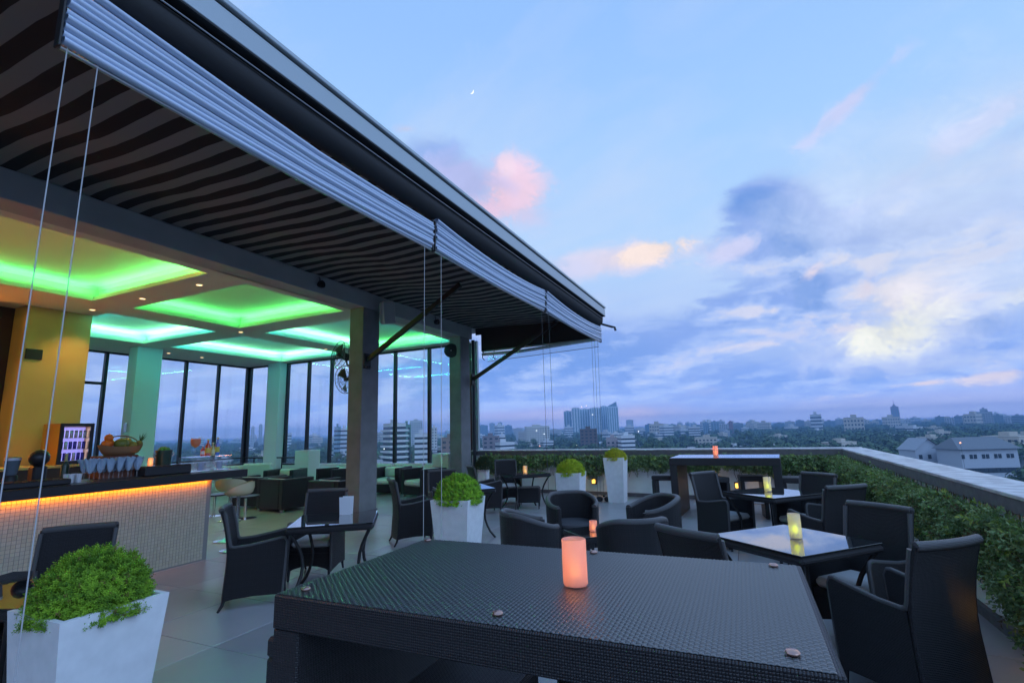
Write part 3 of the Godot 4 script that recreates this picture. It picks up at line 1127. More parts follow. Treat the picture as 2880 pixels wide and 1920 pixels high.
	for e in ends:
		var a: Vector3 = e[0]
		var bb: Vector3 = e[1]
		var t := thing("canopy_brace", e[2], "brace", a)
		g = Geo.new()
		var d := bb - a
		g.T = Transform3D(Basis.looking_at(d.normalized(), Vector3.UP), Vector3.ZERO)
		g.cb(Vector3(0, 0, -d.length() / 2), Vector3(0.07, 0.1, d.length()), 0.006)
		part(t, "bar", g, M["brown_metal"])
		g = Geo.new()
		g.cb(Vector3(0.0, -0.02, 0), Vector3(0.03, 0.32, 0.2), 0.004)
		var pl := part(t, "wall_plate", g, M["brown_metal"])
		for s in [-1, 1]:
			g = Geo.new()
			g.T = Transform3D(Basis(Vector3(0, 0, 1), PI / 2), Vector3(0.02, -0.14, 0.06 * s))
			g.lathe(Vector3.ZERO, [Vector2(0.016, -0.02), Vector2(0.016, 0.01), Vector2(0, 0.01)], 8)
			part(pl, "bolt", g, M["steel"])

# a flattened soft tube along z
func fold(g: Geo, pts: Array, rx: float, ry: float) -> void:
	var rows := []
	for p in pts:
		var r := []
		for s in 10:
			var t := TAU * s / 10
			r.append(p + Vector3(rx * cos(t), ry * sin(t), 0))
		rows.append(r)
	g.sheet(rows, false, true)

# ------------------------------------------------------------------ bar counter and what stands on it
func bar_counter() -> void:
	var bar := thing("bar_counter", "long bar counter with pale mosaic front under an orange light strip", "bar counter", Vector3(-7.4, 0, -2.4))
	var g := Geo.new()
	g.bx(-0.25, 0.392, 0.001, 1.078, -2.48, 2.4)
	part(bar, "carcass", g, M["grout_light"])
	g = Geo.new()
	g.colored = true
	var p := 0.0405
	for i in 118:
		for j in 26:
			var z := 2.36 - i * p
			var y := 0.02 + j * p
			if z < -2.44:
				continue
			var t := rng.randf_range(0.38, 0.44)
			g.tint = Color(t * 1.08, t, t * rng.randf_range(0.72, 0.78))
			var w := p - 0.004
			var d := rng.randf_range(0.3945, 0.3965)
			var a := [Vector3(d, y, z), Vector3(d, y, z - w), Vector3(d, y + w, z - w), Vector3(d, y + w, z)]
			g.quad(a[0], a[1], a[2], a[3])
			for k in 4:
				var m := (k + 1) % 4
				g.quad(Vector3(0.39, a[k].y, a[k].z), Vector3(0.39, a[m].y, a[m].z), a[m], a[k])
	var mo := part(bar, "mosaic_front", g, M["mosaic"])
	mo.set_meta("kind", "stuff")
	g = Geo.new()
	g.cb(Vector3(0.1, 1.132, -0.28), Vector3(0.9, 0.104, 5.3), 0.006)
	part(bar, "counter_top", g, M["black_stone"])
	g = Geo.new()
	g.box(Vector3.ZERO, Vector3(0.03, 0.01, 4.8))
	part(bar, "led_strip", g, mat("bar_strip_glow", Color(0.8, 0.5, 0.2), 0.5, {"emit": Color(1.0, 0.22, 0.008), "energy": 1.1}), Vector3(0.428, 1.072, -0.05))
	var l := AreaLight3D.new()
	l.name = "bar_strip_light"
	l.light_color = Color(1.0, 0.24, 0.008).linear_to_srgb()
	l.light_energy = 1.9
	l.area_size = Vector2(4.8, 0.04)
	l.shadow_enabled = true
	bar.add_child(l)
	l.position = Vector3(0.428, 1.064, -0.05)
	# down and towards the mosaic
	var dir := Vector3(-0.75, -1, 0).normalized()
	l.basis = Basis(Vector3(0, 0, 1), (-dir).cross(Vector3(0, 0, 1)), -dir)

	# back counter along the ochre wall with the drinks fridge
	var bc := thing("back_counter", "low dark counter along the ochre wall behind the bar", "counter", Vector3(-12.0, 0, -3.0))
	g = Geo.new()
	g.cb(Vector3(0, 0.6, 0), Vector3(0.8, 1.2, 5.6), 0.01)
	part(bc, "cabinet", g, M["dark_wood"])
	g = Geo.new()
	g.cb(Vector3(0.02, 1.225, 0), Vector3(0.86, 0.05, 5.66), 0.008)
	part(bc, "top", g, M["ochre_tile"])
	var fr := thing("drinks_fridge", "small glass door fridge full of cans glowing violet", "fridge", Vector3(-12.0, 1.252, -5.35))
	g = Geo.new()
	g.bx(-0.3, 0.3, 0.001, 0.03, -0.27, 0.27)
	g.bx(-0.3, 0.3, 0.70, 0.76, -0.27, 0.27)
	g.bx(-0.3, 0.3, 0.03, 0.70, -0.27, -0.23)
	g.bx(-0.3, 0.3, 0.03, 0.70, 0.23, 0.27)
	g.bx(-0.3, -0.27, 0.03, 0.70, -0.23, 0.23)
	part(fr, "cabinet", g, mat("gold_reflection_metal", Color(0.55, 0.36, 0.12), 0.35, {"metal": 0.8}))  # the gold its sides reflect is put into the metal colour
	g = Geo.new()
	g.bx(0.302, 0.33, 0.0, 0.06, -0.27, 0.27)
	g.bx(0.302, 0.33, 0.70, 0.76, -0.27, 0.27)
	g.bx(0.302, 0.33, 0.06, 0.70, -0.27, -0.215)
	g.bx(0.302, 0.33, 0.06, 0.70, 0.215, 0.27)
	part(fr, "door_frame", g, M["frame"])
	g = Geo.new()
	g.bx(0.10, 0.11, 0.04, 0.69, -0.225, 0.225)
	part(fr, "light_panel", g, mat("fridge_glow", Color(0.8, 0.8, 0.9), 0.5, {"emit": Color(0.36, 0.32, 1.0), "energy": 0.75}))
	var fl := AreaLight3D.new()
	fl.name = "fridge_light"
	fl.light_color = Color(0.8, 0.8, 1.0)
	fl.light_energy = 0.12
	fl.area_size = Vector2(0.4, 0.6)
	fl.shadow_enabled = true
	fr.add_child(fl)
	fl.position = Vector3(0.12, 0.37, 0)
	fl.rotation.y = -PI / 2
	for k in 3:
		g = Geo.new()
		g.bx(0.11, 0.29, 0.0, 0.008, -0.225, 0.225)
		part(fr, "wire_shelf", g, M["steel"], Vector3(0, [0.06, 0.27, 0.48][k], 0))
	var can := Geo.new()
	can.lathe(Vector3.ZERO, [Vector2(0.0, 0), Vector2(0.026, 0), Vector2(0.029, 0.01), Vector2(0.029, 0.13), Vector2(0.024, 0.142), Vector2(0, 0.142)], 12)
	var cm := can.mesh()
	for k in 3:
		for j in 6:
			var c := thing("drink_can", ["slim blue drink can on the fridge's bottom shelf", "slim blue drink can on the fridge's middle shelf", "slim silver drink can on the fridge's top shelf"][k], "can", Vector3(-11.8, 1.252 + [0.069, 0.279, 0.489][k], -5.35 - 0.18 + 0.072 * j), 0, "drink cans in the fridge")
			part(c, "can_body", cm, mat("can_blue", Color(0.08, 0.07, 0.45), 0.25, {"metal": 0.4}) if (j + k) % 3 != 2 and k < 2 else mat("can_silver", Color(0.6, 0.6, 0.7), 0.25, {"metal": 0.6}))

	var Y := 1.186
	var on := func(z: float, dx := 0.0) -> Vector3:
		return Vector3(-7.4 + dx, Y, z)
	# fruit basket on a stand
	var st := thing("crate_stand", "brown wooden crate carrying the fruit basket", "crate", on.call(-3.9, -0.15))
	g = Geo.new()
	g.cb(Vector3(0, 0.14, 0), Vector3(0.3, 0.28, 0.42), 0.01)
	part(st, "crate_body", g, mat("red_wood", Color(0.18, 0.06, 0.03), 0.6))
	var fb := thing("fruit_basket", "woven fruit basket with a tall arched handle", "basket", on.call(-3.95, -0.15) + Vector3(0, 0.281, 0))
	g = Geo.new()
	var rows := []
	for e in [[0.0, 0.0], [0.17, 0.0], [0.215, 0.05], [0.25, 0.11], [0.235, 0.11], [0.2, 0.05], [0.15, 0.02]]:
		var r := []
		for s in 24:
			var t := TAU * s / 24
			r.append(Vector3(e[0] * cos(t) * 0.75, e[1] + 0.03 * pow(absf(sin(t)), 3.0) * e[1] * 9, e[0] * sin(t)))
		rows.append(r)
	g.sheet(rows, true, true)
	var straw := mat("straw", Color(0.40, 0.20, 0.09), 0.8, {"height": weave_height(64), "relief": 0.4, "scale": 20.0})
	part(fb, "bowl", g, straw)
	g = Geo.new()
	var hp := []
	for s in 15:
		var t := PI * s / 14
		hp.append(Vector3(0, 0.1 + 0.15 * sin(t), 0.235 * cos(t)))
	g.tube(hp, 0.008, 6)
	part(fb, "handle", g, straw)
	var fruits := [["orange", "bright orange lying on top of the fruit basket", 0.05, Color(0.85, 0.17, 0.01), [[0.0, 0.15, 0.12], [0.05, 0.14, 0.18], [0.02, 0.215, 0.15], [-0.04, 0.14, 0.15]]], ["melon", "striped green melon in the fruit basket", 0.085, Color(0.18, 0.2, 0.03), [[0.06, 0.14, 0.02]]], ["mango", "yellow green mango in the fruit basket", 0.06, Color(0.36, 0.3, 0.04), [[0.0, 0.17, -0.07], [-0.02, 0.12, -0.15]]]]
	for f in fruits:
		for pp in f[4]:
			var t := thing(f[0], f[1], "fruit", fb.position + Vector3(pp[0], pp[1] - f[2] * 0.8, pp[2]), 0, f[0] + "s in the fruit basket" if f[4].size() > 1 else "")
			g = Geo.new()
			var pr := []
			for s in 9:
				var a := -PI / 2 + PI * s / 8
				pr.append(Vector2(f[2] * cos(a) + 0.0001, f[2] * (1 + sin(a)) * (1.0 if f[0] == "orange" else 0.85)))
			g.lathe(Vector3.ZERO, pr, 16)
			part(t, "fruit_skin", g, mat(f[0] + "_skin", f[3], 0.45))
			g = Geo.new()
			g.lathe(Vector3(0, f[2] * (1.98 if f[0] == "orange" else 1.68), 0), [Vector2(0.006, 0), Vector2(0.004, 0.006), Vector2(0, 0.006)], 6)
			part(t, "stalk", g, M["stem"])
	var pa := thing("pineapple", "upright pineapple with green crown in the fruit basket", "fruit", fb.position + Vector3(-0.03, 0.03, -0.19))
	pa.rotation = Vector3(-0.5, 0, 0.1)
	g = Geo.new()
	g.lathe(Vector3.ZERO, [Vector2(0.0, 0), Vector2(0.04, 0.005), Vector2(0.055, 0.05), Vector2(0.052, 0.12), Vector2(0.03, 0.16), Vector2(0, 0.165)], 14)
	part(pa, "fruit_skin", g, mat("pineapple_skin", Color(0.28, 0.17, 0.04), 0.7, {"height": weave_height(64), "relief": 0.6, "scale": 12.0}))
	g = Geo.new()
	for k in 12:
		var a := k * 2.4
		var q := Vector3(cos(a), 0, sin(a))
		var s := q.cross(Vector3.UP) * 0.012
		g.tri(Vector3(0, 0.16, 0) - s, Vector3(0, 0.16, 0) + s, q * (0.03 + 0.004 * k) + Vector3(0, 0.30 - 0.006 * k, 0))
	part(pa, "leaf_crown", g, mat("pine_leaf", Color(0.06, 0.12, 0.03), 0.6))

	# row of glasses with folded napkins
	for k in 6:
		for j in 2:
			var t := thing("wine_glass", "stemmed glass stuffed with a pale blue napkin on the bar", "glass", on.call(-3.50 - 0.105 * k, 0.14 - 0.12 * j), 0, "napkin glasses lined up on the bar")
			g = Geo.new()
			g.lathe(Vector3.ZERO, [Vector2(0.0, 0.002), Vector2(0.034, 0.002), Vector2(0.006, 0.012), Vector2(0.005, 0.075), Vector2(0.03, 0.10), Vector2(0.038, 0.14), Vector2(0.034, 0.19)], 14)
			part(t, "glass_body", g, M["clear_glass"])
			g = Geo.new()
			var nr := []
			for i in 4:
				var r := []
				for s in 16:
					var a := TAU * s / 16
					var rad: float = [0.012, 0.032, 0.045, 0.07][i] * (1.0 + 0.25 * sin(s * 2.0 + k))
					r.append(Vector3(rad * cos(a), [0.09, 0.13, 0.2, 0.25][i] + 0.02 * sin(s * 3.0 + k * 2) * (i / 3.0), rad * sin(a)))
				nr.append(r)
			g.sheet(nr, true, true)
			part(t, "napkin", g, mat("napkin", Color(0.42, 0.56, 0.72), 0.9))
	# black bar caddy, bucket, lantern, rack, bottles
	var ca := thing("bar_caddy", "flat black bar caddy in front of the ice bucket", "caddy", on.call(-4.37, 0.1))
	g = Geo.new()
	g.cb(Vector3(0, 0.06, 0), Vector3(0.3, 0.12, 0.6), 0.012)
	part(ca, "tray_body", g, M["black_metal"])
	g = Geo.new()
	for k in 3:
		g.box(Vector3(0, 0.123, -0.2 + 0.2 * k), Vector3(0.24, 0.006, 0.17))
	part(ca, "lids", g, mat("smoke_lid", Color(0.05, 0.06, 0.06), 0.15))
	var bu := thing("ice_bucket", "dark green ice bucket topped with limes", "bucket", on.call(-4.52, -0.16))
	g = Geo.new()
	g.lathe(Vector3.ZERO, [Vector2(0.0, 0), Vector2(0.085, 0), Vector2(0.1, 0.3), Vector2(0.106, 0.3), Vector2(0.106, 0.32), Vector2(0.095, 0.32), Vector2(0.085, 0.28), Vector2(0.0, 0.28)], 24)
	part(bu, "bucket_body", g, mat("dark_green", Color(0.02, 0.05, 0.03), 0.3))
	for s in [-1, 1]:
		g = Geo.new()
		g.tube([Vector3(0, 0.27, s * 0.1), Vector3(0, 0.29, s * 0.135), Vector3(0, 0.25, s * 0.14), Vector3(0, 0.22, s * 0.105)], 0.008, 6)
		part(bu, "handle", g, M["steel"])
	for k in 5:
		var li := thing("lime", "green lime heaped in the ice bucket", "fruit", bu.position + Vector3(0.045 * cos(k * 1.26), 0.285 + 0.012 * (k % 2), 0.045 * sin(k * 1.26)), 0, "limes in the ice bucket")
		g = Geo.new()
		var pr := []
		for s in 7:
			var a := -PI / 2 + PI * s / 6
			pr.append(Vector2(0.033 * cos(a) + 0.0001, 0.033 + 0.038 * sin(a)))
		g.lathe(Vector3.ZERO, pr, 12)
		part(li, "fruit_skin", g, mat("lime_skin", Color(0.10, 0.34, 0.03), 0.4))
		g = Geo.new()
		g.lathe(Vector3(0, 0.068, 0), [Vector2(0.006, 0), Vector2(0.003, 0.006), Vector2(0, 0.006)], 6)
		part(li, "stalk", g, M["stem"])
	lantern_cup("small square candle cup glowing orange on the bar caddy", on.call(-4.19, 0.12) + Vector3(0, 0.122, 0), 0.032, 0.11, Color(1.0, 0.42, 0.1), 0.015)
	var gr := thing("glass_rack", "clear acrylic rack of upturned tumblers at the bar end", "rack", on.call(-4.98, 0.08))
	g = Geo.new()
	g.bx(-0.16, 0.16, 0.0, 0.012, -0.3, 0.3)
	g.bx(-0.16, 0.16, 0.20, 0.21, -0.3, 0.3)
	part(gr, "rack_shelf", g, M["clear_glass"])
	for sx in [-0.155, 0.155]:
		g = Geo.new()
		g.quad(Vector3(sx, 0.012, 0.3), Vector3(sx, 0.012, -0.3), Vector3(sx, 0.2, -0.3), Vector3(sx, 0.2, 0.3))
		part(gr, "rack_side", g, M["clear_glass"])
	for k in 6:
		for j in 3:
			var t := thing("tumbler", "clear tumbler standing upside down in the acrylic rack", "glass", gr.position + Vector3(-0.1 + 0.1 * j, 0.013, 0.24 - 0.095 * k), 0, "tumblers in the bar rack")
			g = Geo.new()
			g.lathe(Vector3.ZERO, [Vector2(0.036, 0), Vector2(0.031, 0.11), Vector2(0, 0.112)], 12)
			part(t, "glass_body", g, M["blue_glass"] if (k + j) % 3 == 0 else M["clear_glass"])
	var ck := thing("cocktail_glass", "big balloon glass of orange cocktail on the rack", "glass", gr.position + Vector3(0, 0.212, 0.17))
	g = Geo.new()
	g.lathe(Vector3.ZERO, [Vector2(0.0, 0.002), Vector2(0.04, 0.002), Vector2(0.006, 0.012), Vector2(0.006, 0.12), Vector2(0.05, 0.15), Vector2(0.068, 0.2), Vector2(0.062, 0.27)], 18)
	part(ck, "glass_body", g, M["clear_glass"])
	g = Geo.new()
	g.lathe(Vector3(0, 0.003, 0), [Vector2(0.003, 0.12), Vector2(0.047, 0.15), Vector2(0.064, 0.2), Vector2(0.06, 0.25), Vector2(0, 0.25)], 18)
	part(ck, "drink", g, mat("orange_drink", Color(0.85, 0.28, 0.04), 0.3, {"back": Color(0.9, 0.4, 0.1)}))
	var bots := [["squat orange bottle with yellow label on the glass rack", 0.0, Color(0.62, 0.08, 0.02), Color(0.8, 0.6, 0.1), 0.036, 0.24], ["blue bottle with yellow neck at the bar end", -0.15, Color(0.03, 0.14, 0.6), Color(0.7, 0.62, 0.1), 0.03, 0.26], ["pale yellow bottle between the bright cocktails", -0.08, Color(0.5, 0.5, 0.2), Color(0.75, 0.75, 0.4), 0.03, 0.19], ["small red syrup bottle beside the orange cocktail", 0.075, Color(0.7, 0.05, 0.05), Color(0.8, 0.7, 0.7), 0.026, 0.15]]
	for b in bots:
		var t := thing("syrup_bottle", b[0], "bottle", gr.position + Vector3(0.03, 0.212, b[1]))
		g = Geo.new()
		var r: float = b[4]
		var hh: float = b[5]
		g.lathe(Vector3.ZERO, [Vector2(0, 0), Vector2(r, 0), Vector2(r, hh * 0.62), Vector2(r * 0.35, hh * 0.78), Vector2(r * 0.35, hh * 0.92)], 14)
		part(t, "bottle_glass", g, mat("bottle_%d" % int(b[5] * 100), b[2], 0.12, {"coat": 1.0}))
		g = Geo.new()
		g.lathe(Vector3(0, hh * 0.92, 0), [Vector2(r * 0.42, 0), Vector2(r * 0.42, hh * 0.08), Vector2(0, hh * 0.08)], 10)
		part(t, "stopper", g, mat("label_%d" % int(b[5] * 100), b[3], 0.6))
		g = Geo.new()
		g.lathe(Vector3(0, hh * 0.18, 0), [Vector2(r + 0.0008, 0), Vector2(r + 0.0008, hh * 0.3)], 14)
		part(t, "label", g, mat("label_%d" % int(b[5] * 100), b[3], 0.6))
	# left end: mat, blender, desk fan shape, cups, bottle
	var mt := thing("bar_mat", "thick black bar mat on the counter's near end", "mat", on.call(-2.92, 0.2))
	g = Geo.new()
	g.cb(Vector3(0, 0.03, 0), Vector3(0.3, 0.06, 0.62), 0.01)
	part(mt, "mat_body", g, M["black_metal"])
	g = Geo.new()
	for k in 9:
		g.box(Vector3(0, 0.0625, -0.26 + 0.065 * k), Vector3(0.26, 0.005, 0.02))
	part(mt, "ribs", g, M["black_metal"])
	var bl := thing("blender", "grey blender with steel lid behind the black bar mat", "blender", on.call(-2.9, -0.2))
	g = Geo.new()
	g.lathe(Vector3.ZERO, [Vector2(0.0, 0), Vector2(0.075, 0), Vector2(0.06, 0.11), Vector2(0.05, 0.12)], 16)
	part(bl, "motor_base", g, M["black_metal"])
	g = Geo.new()
	g.lathe(Vector3(0, 0.12, 0), [Vector2(0.05, 0), Vector2(0.07, 0.16), Vector2(0.0, 0.16)], 16)
	part(bl, "jug", g, mat("smoky_jug", Color(0.10, 0.13, 0.16), 0.15))
	g = Geo.new()
	g.lathe(Vector3(0, 0.28, 0), [Vector2(0.073, 0), Vector2(0.073, 0.03), Vector2(0.03, 0.04), Vector2(0, 0.04)], 16)
	part(bl, "lid", g, M["steel"])
	var df := thing("coffee_grinder", "black coffee grinder with round hopper by the fridge", "grinder", on.call(-3.2, -0.35))
	g = Geo.new()
	g.cb(Vector3(0, 0.1, 0), Vector3(0.14, 0.2, 0.14), 0.02)
	part(df, "base", g, M["black_metal"])
	g = Geo.new()
	var pr2 := []
	for s in 9:
		var a := -PI / 2 + PI * s / 8
		pr2.append(Vector2(0.1 * cos(a) + 0.0001, 0.29 + 0.1 * sin(a)))
	g.lathe(Vector3.ZERO, pr2, 18)
	part(df, "hopper", g, M["black_metal"])
	for k in 4:
		var t := thing("paper_cup", "small white cup at the end of the black bar mat", "cup", on.call(-3.28 - 0.075 * (k % 2), 0.22 - 0.1 * (k / 2)), 0, "white cups on the bar")
		g = Geo.new()
		g.lathe(Vector3.ZERO, [Vector2(0, 0), Vector2(0.024, 0), Vector2(0.032, 0.1), Vector2(0.029, 0.1), Vector2(0.022, 0.008), Vector2(0, 0.008)], 14)
		part(t, "cup_wall", g, M["napkin_white"])
	var wb := thing("wine_bottle", "dark bottle with pale neck behind the napkin glasses", "bottle", on.call(-3.40, -0.2))
	g = Geo.new()
	g.lathe(Vector3.ZERO, [Vector2(0, 0), Vector2(0.04, 0), Vector2(0.04, 0.19), Vector2(0.015, 0.24)], 14)
	part(wb, "bottle_glass", g, mat("dark_green", Color(0.02, 0.05, 0.03), 0.3))
	g = Geo.new()
	g.lathe(Vector3(0, 0.24, 0), [Vector2(0.016, 0), Vector2(0.016, 0.09), Vector2(0, 0.09)], 10)
	part(wb, "neck_foil", g, mat("foil", Color(0.45, 0.4, 0.15), 0.4))

	# swivel stools
	for s in [[-7.14, -5.42, 2.4, "gold shell swivel stool on chrome base at the bar end"], [-7.9, -5.85, 0.6, "gold shell swivel stool tucked behind the bar's dark top"]]:
		var t := thing("swivel_stool", s[3], "bar stool", Vector3(s[0], 0.001, s[1]), s[2])
		g = Geo.new()
		g.lathe(Vector3.ZERO, [Vector2(0.0, 0), Vector2(0.21, 0), Vector2(0.21, 0.01), Vector2(0.08, 0.03), Vector2(0.03, 0.05)], 28)
		part(t, "base_disc", g, M["chrome"])
		g = Geo.new()
		g.lathe(Vector3.ZERO, [Vector2(0.028, 0.04), Vector2(0.028, 0.78)], 14)
		part(t, "gas_lift", g, M["chrome"])
		g = Geo.new()
		var ro := []
		for e in [[0.02, 0.78], [0.17, 0.79], [0.22, 0.83], [0.24, 0.90], [0.235, 0.98]]:
			ro.append(e)
		var rr := []
		for i in ro.size():
			var r := []
			for q in 29:
				var a := -PI * 0.86 + PI * 1.72 * q / 28
				var lift := 1.0 + 0.0 * i
				var rise: float = maxf(0.0, cos(a * 0.55)) if i >= 3 else 1.0
				r.append(Vector3(ro[i][0] * sin(a) * lift, 0.83 + (ro[i][1] - 0.83) * (rise if i >= 2 else 1.0), ro[i][0] * cos(a) * 0.9))
			rr.append(r)
		for i in ro.size():
			pass
		g.sheet(rr)
		var inner := []
		for i in ro.size():
			var r := []
			for q in 29:
				var pt: Vector3 = rr[ro.size() - 1 - i][q]
				r.append(Vector3(pt.x * 0.88, maxf(pt.y + 0.012, 0.81), pt.z * 0.88))
			inner.append(r)
		g.sheet(inner)
		part(t, "shell", g, M["gold_shell"])
		g = Geo.new()
		g.lathe(Vector3(0, 0.815, 0), [Vector2(0.17, 0), Vector2(0.18, 0.02), Vector2(0.15, 0.04), Vector2(0, 0.045)], 20)
		part(t, "seat_pad", g, mat("pale_leather", Color(0.5, 0.5, 0.38), 0.5))
		g = Geo.new()
		var fr2 := []
		for q in 17:
			var a := -PI / 2 + PI * q / 16
			fr2.append(Vector3(0.17 * sin(a), 0.3, -0.17 * cos(a)))
		g.tube([Vector3(0.0, 0.3, 0)] + fr2 + [Vector3(0.0, 0.3, 0)], 0.011, 6)
		part(t, "foot_ring", g, M["chrome"])

# a translucent cup with a small lamp in it
func lantern_cup(label: String, at: Vector3, r: float, h: float, glow: Color, energy: float, shell := Color(0.75, 0.6, 0.52), group := "", clear := 0.7) -> Node3D:
	var t := thing("candle_lamp", label, "candle", at, 0, group)
	var g := Geo.new()
	g.lathe(Vector3.ZERO, [Vector2(0.0, 0.001), Vector2(r * 0.92, 0.001), Vector2(r, 0.008), Vector2(r, h - 0.004), Vector2(r - 0.003, h), Vector2(r - 0.006, h - 0.006), Vector2(r - 0.006, h * 0.93)], 28)
	var key := "cup_%d_%d_%d" % [int(shell.g * 100), int(glow.r * 100 + glow.g * 1000), int(clear * 100)]
	part(t, "frosted_cup", g, mat(key, shell, 0.45, {"alpha": clear, "back": Color(1.0, 0.72, 0.6).lerp(glow, 0.25)}))
	g = Geo.new()
	var y := h * 0.33
	g.lathe(Vector3(0, y, 0), [Vector2(0.0, -0.02), Vector2(r * 0.36, -0.014), Vector2(r * 0.5, 0.0), Vector2(r * 0.44, 0.016), Vector2(r * 0.2, 0.036), Vector2(0.0, 0.045)], 14)
	part(t, "candle_flame", g, mat("flame_%d" % int(glow.g * 1000 + glow.r * 100), Color(0.8, 0.6, 0.3), 0.5, {"emit": glow, "energy": 2.2}))
	g = Geo.new()
	g.lathe(Vector3.ZERO, [Vector2(r * 0.5, 0.003), Vector2(r * 0.5, y - 0.022), Vector2(0, y - 0.022)], 12)
	part(t, "candle_base", g, M["white_plastic"])
	var l := OmniLight3D.new()
	l.name = "candle_light"
	l.light_color = glow.linear_to_srgb()
	l.light_energy = energy
	l.light_size = r * 0.2
	l.omni_range = 6
	l.omni_attenuation = 2
	l.shadow_enabled = true
	t.add_child(l)
	l.position = Vector3(0, y + 0.004, 0)
	return t

# ------------------------------------------------------------------ wicker furniture
var chair0: Node3D
var tub0: Node3D
var table0: Node3D
var stool0: Node3D
var lounge0: Node3D

func make_armchair() -> Node3D:
	var t := thing("wicker_armchair", "", "chair", Vector3.ZERO, 0, "dark wicker armchairs on the terrace")
	var side := PackedVector2Array([Vector2(-0.255, 0.10), Vector2(-0.272, 0.40), Vector2(-0.28, 0.60), Vector2(-0.268, 0.628), Vector2(-0.24, 0.634), Vector2(-0.1, 0.612), Vector2(0.06, 0.588), Vector2(0.19, 0.578), Vector2(0.235, 0.578), Vector2(0.242, 0.45), Vector2(0.246, 0.30), Vector2(0.262, 0.10), Vector2(0.18, 0.112), Vector2(0, 0.12), Vector2(-0.18, 0.112)])
	for s in [-1, 1]:
		var g := Geo.new()
		g.extrude_x(side, s * 0.27 - 0.017, s * 0.27 + 0.017)
		var sp := part(t, "side_panel", g, M["wicker_fine"])
		g = Geo.new()
		g.tube([Vector3(s * 0.27, 0.10, -0.256), Vector3(s * 0.27, 0.40, -0.273), Vector3(s * 0.27, 0.60, -0.281), Vector3(s * 0.27, 0.632, -0.262), Vector3(s * 0.27, 0.636, -0.235), Vector3(s * 0.27, 0.613, -0.1), Vector3(s * 0.27, 0.589, 0.06), Vector3(s * 0.27, 0.582, 0.20), Vector3(s * 0.27, 0.595, 0.232), Vector3(s * 0.27, 0.63, 0.244), Vector3(s * 0.27, 0.72, 0.262), Vector3(s * 0.27, 0.92, 0.305)], 0.0185, 8)
		part(sp, "arm_piping", g, M["piping"])
	# backrest: two curved skins and a rolled top
	var zc := func(y: float) -> float:
		if y < 0.45:
			return lerpf(0.268, 0.245, (y - 0.1) / 0.35)
		var f := (y - 0.45) / 0.5
		return 0.245 + 0.085 * f * f + 0.01 * f
	var g := Geo.new()
	for skin in 2:
		var rows := []
		for i in 12:
			var y := 0.10 + 0.84 * i / 11.0
			var r := []
			for j in 9:
				var u := j / 4.0 - 1.0
				r.append(Vector3(u * 0.268, y, zc.call(y) + 0.03 * (1 - u * u) + (0.016 if skin == 0 else -0.016)))
			rows.append(r)
		g.sheet(rows, skin == 1)
	part(t, "backrest", g, M["wicker_fine"])
	g = Geo.new()
	var roll := []
	for j in 9:
		var u := j / 4.0 - 1.0
		roll.append(Vector3(u * 0.272, 0.94, zc.call(0.94) + 0.03 * (1 - u * u)))
	g.tube(roll, 0.027, 10)
	part(t, "top_roll", g, M["piping"])
	for s in [-1, 1]:
		g = Geo.new()
		var ep := []
		for i in 9:
			var y := 0.10 + 0.84 * i / 8.0
			ep.append(Vector3(s * 0.268, y, zc.call(y)))
		g.tube(ep, 0.018, 6)
		part(t, "back_edge", g, M["wicker_fine"])
	g = Geo.new()
	g.cb(Vector3(0, 0.325, -0.01), Vector3(0.51, 0.07, 0.5), 0.015)
	part(t, "seat", g, M["wicker_fine"])
	g = Geo.new()
	var ap := PackedVector2Array()
	for v in [Vector2(-0.255, 0.10), Vector2(-0.255, 0.3), Vector2(0.255, 0.3), Vector2(0.255, 0.10), Vector2(0.2, 0.13), Vector2(0.1, 0.155), Vector2(0, 0.162), Vector2(-0.1, 0.155), Vector2(-0.2, 0.13)]:
		ap.append(v)
	g.T = Transform3D(Basis(Vector3.UP, PI / 2), Vector3(0, 0, -0.245))
	g.extrude_x(ap, -0.012, 0.012)
	part(t, "apron", g, M["wicker_fine"])
	g = Geo.new()
	g.cb(Vector3(0, 0.395, -0.02), Vector3(0.48, 0.075, 0.46), 0.028)
	part(t, "cushion", g, M["cushion"])
	for s in [-1, 1]:
		g = Geo.new()
		g.tube([Vector3(s * 0.25, 0.001, -0.262), Vector3(s * 0.25, 0.14, -0.245)], [0.013, 0.02], 8)
		part(t, "leg", g, M["black_metal"])
		g = Geo.new()
		g.tube([Vector3(s * 0.252, 0.001, 0.315), Vector3(s * 0.252, 0.06, 0.28), Vector3(s * 0.25, 0.16, 0.255)], [0.012, 0.016, 0.02], 8)
		part(t, "leg", g, M["black_metal"])
	t.scale = Vector3(0.92, 1.0, 0.97)
	return t

func armchair(x: float, z: float, dx: float, dz: float, label: String) -> void:
	if chair0 == null:
		chair0 = make_armchair()
		chair0.position = Vector3(x, 0, z)
		chair0.rotation.y = facing(dx, dz)
		chair0.set_meta("label", label)
	else:
		copy(chair0, "wicker_armchair", Vector3(x, 0, z), facing(dx, dz), label)

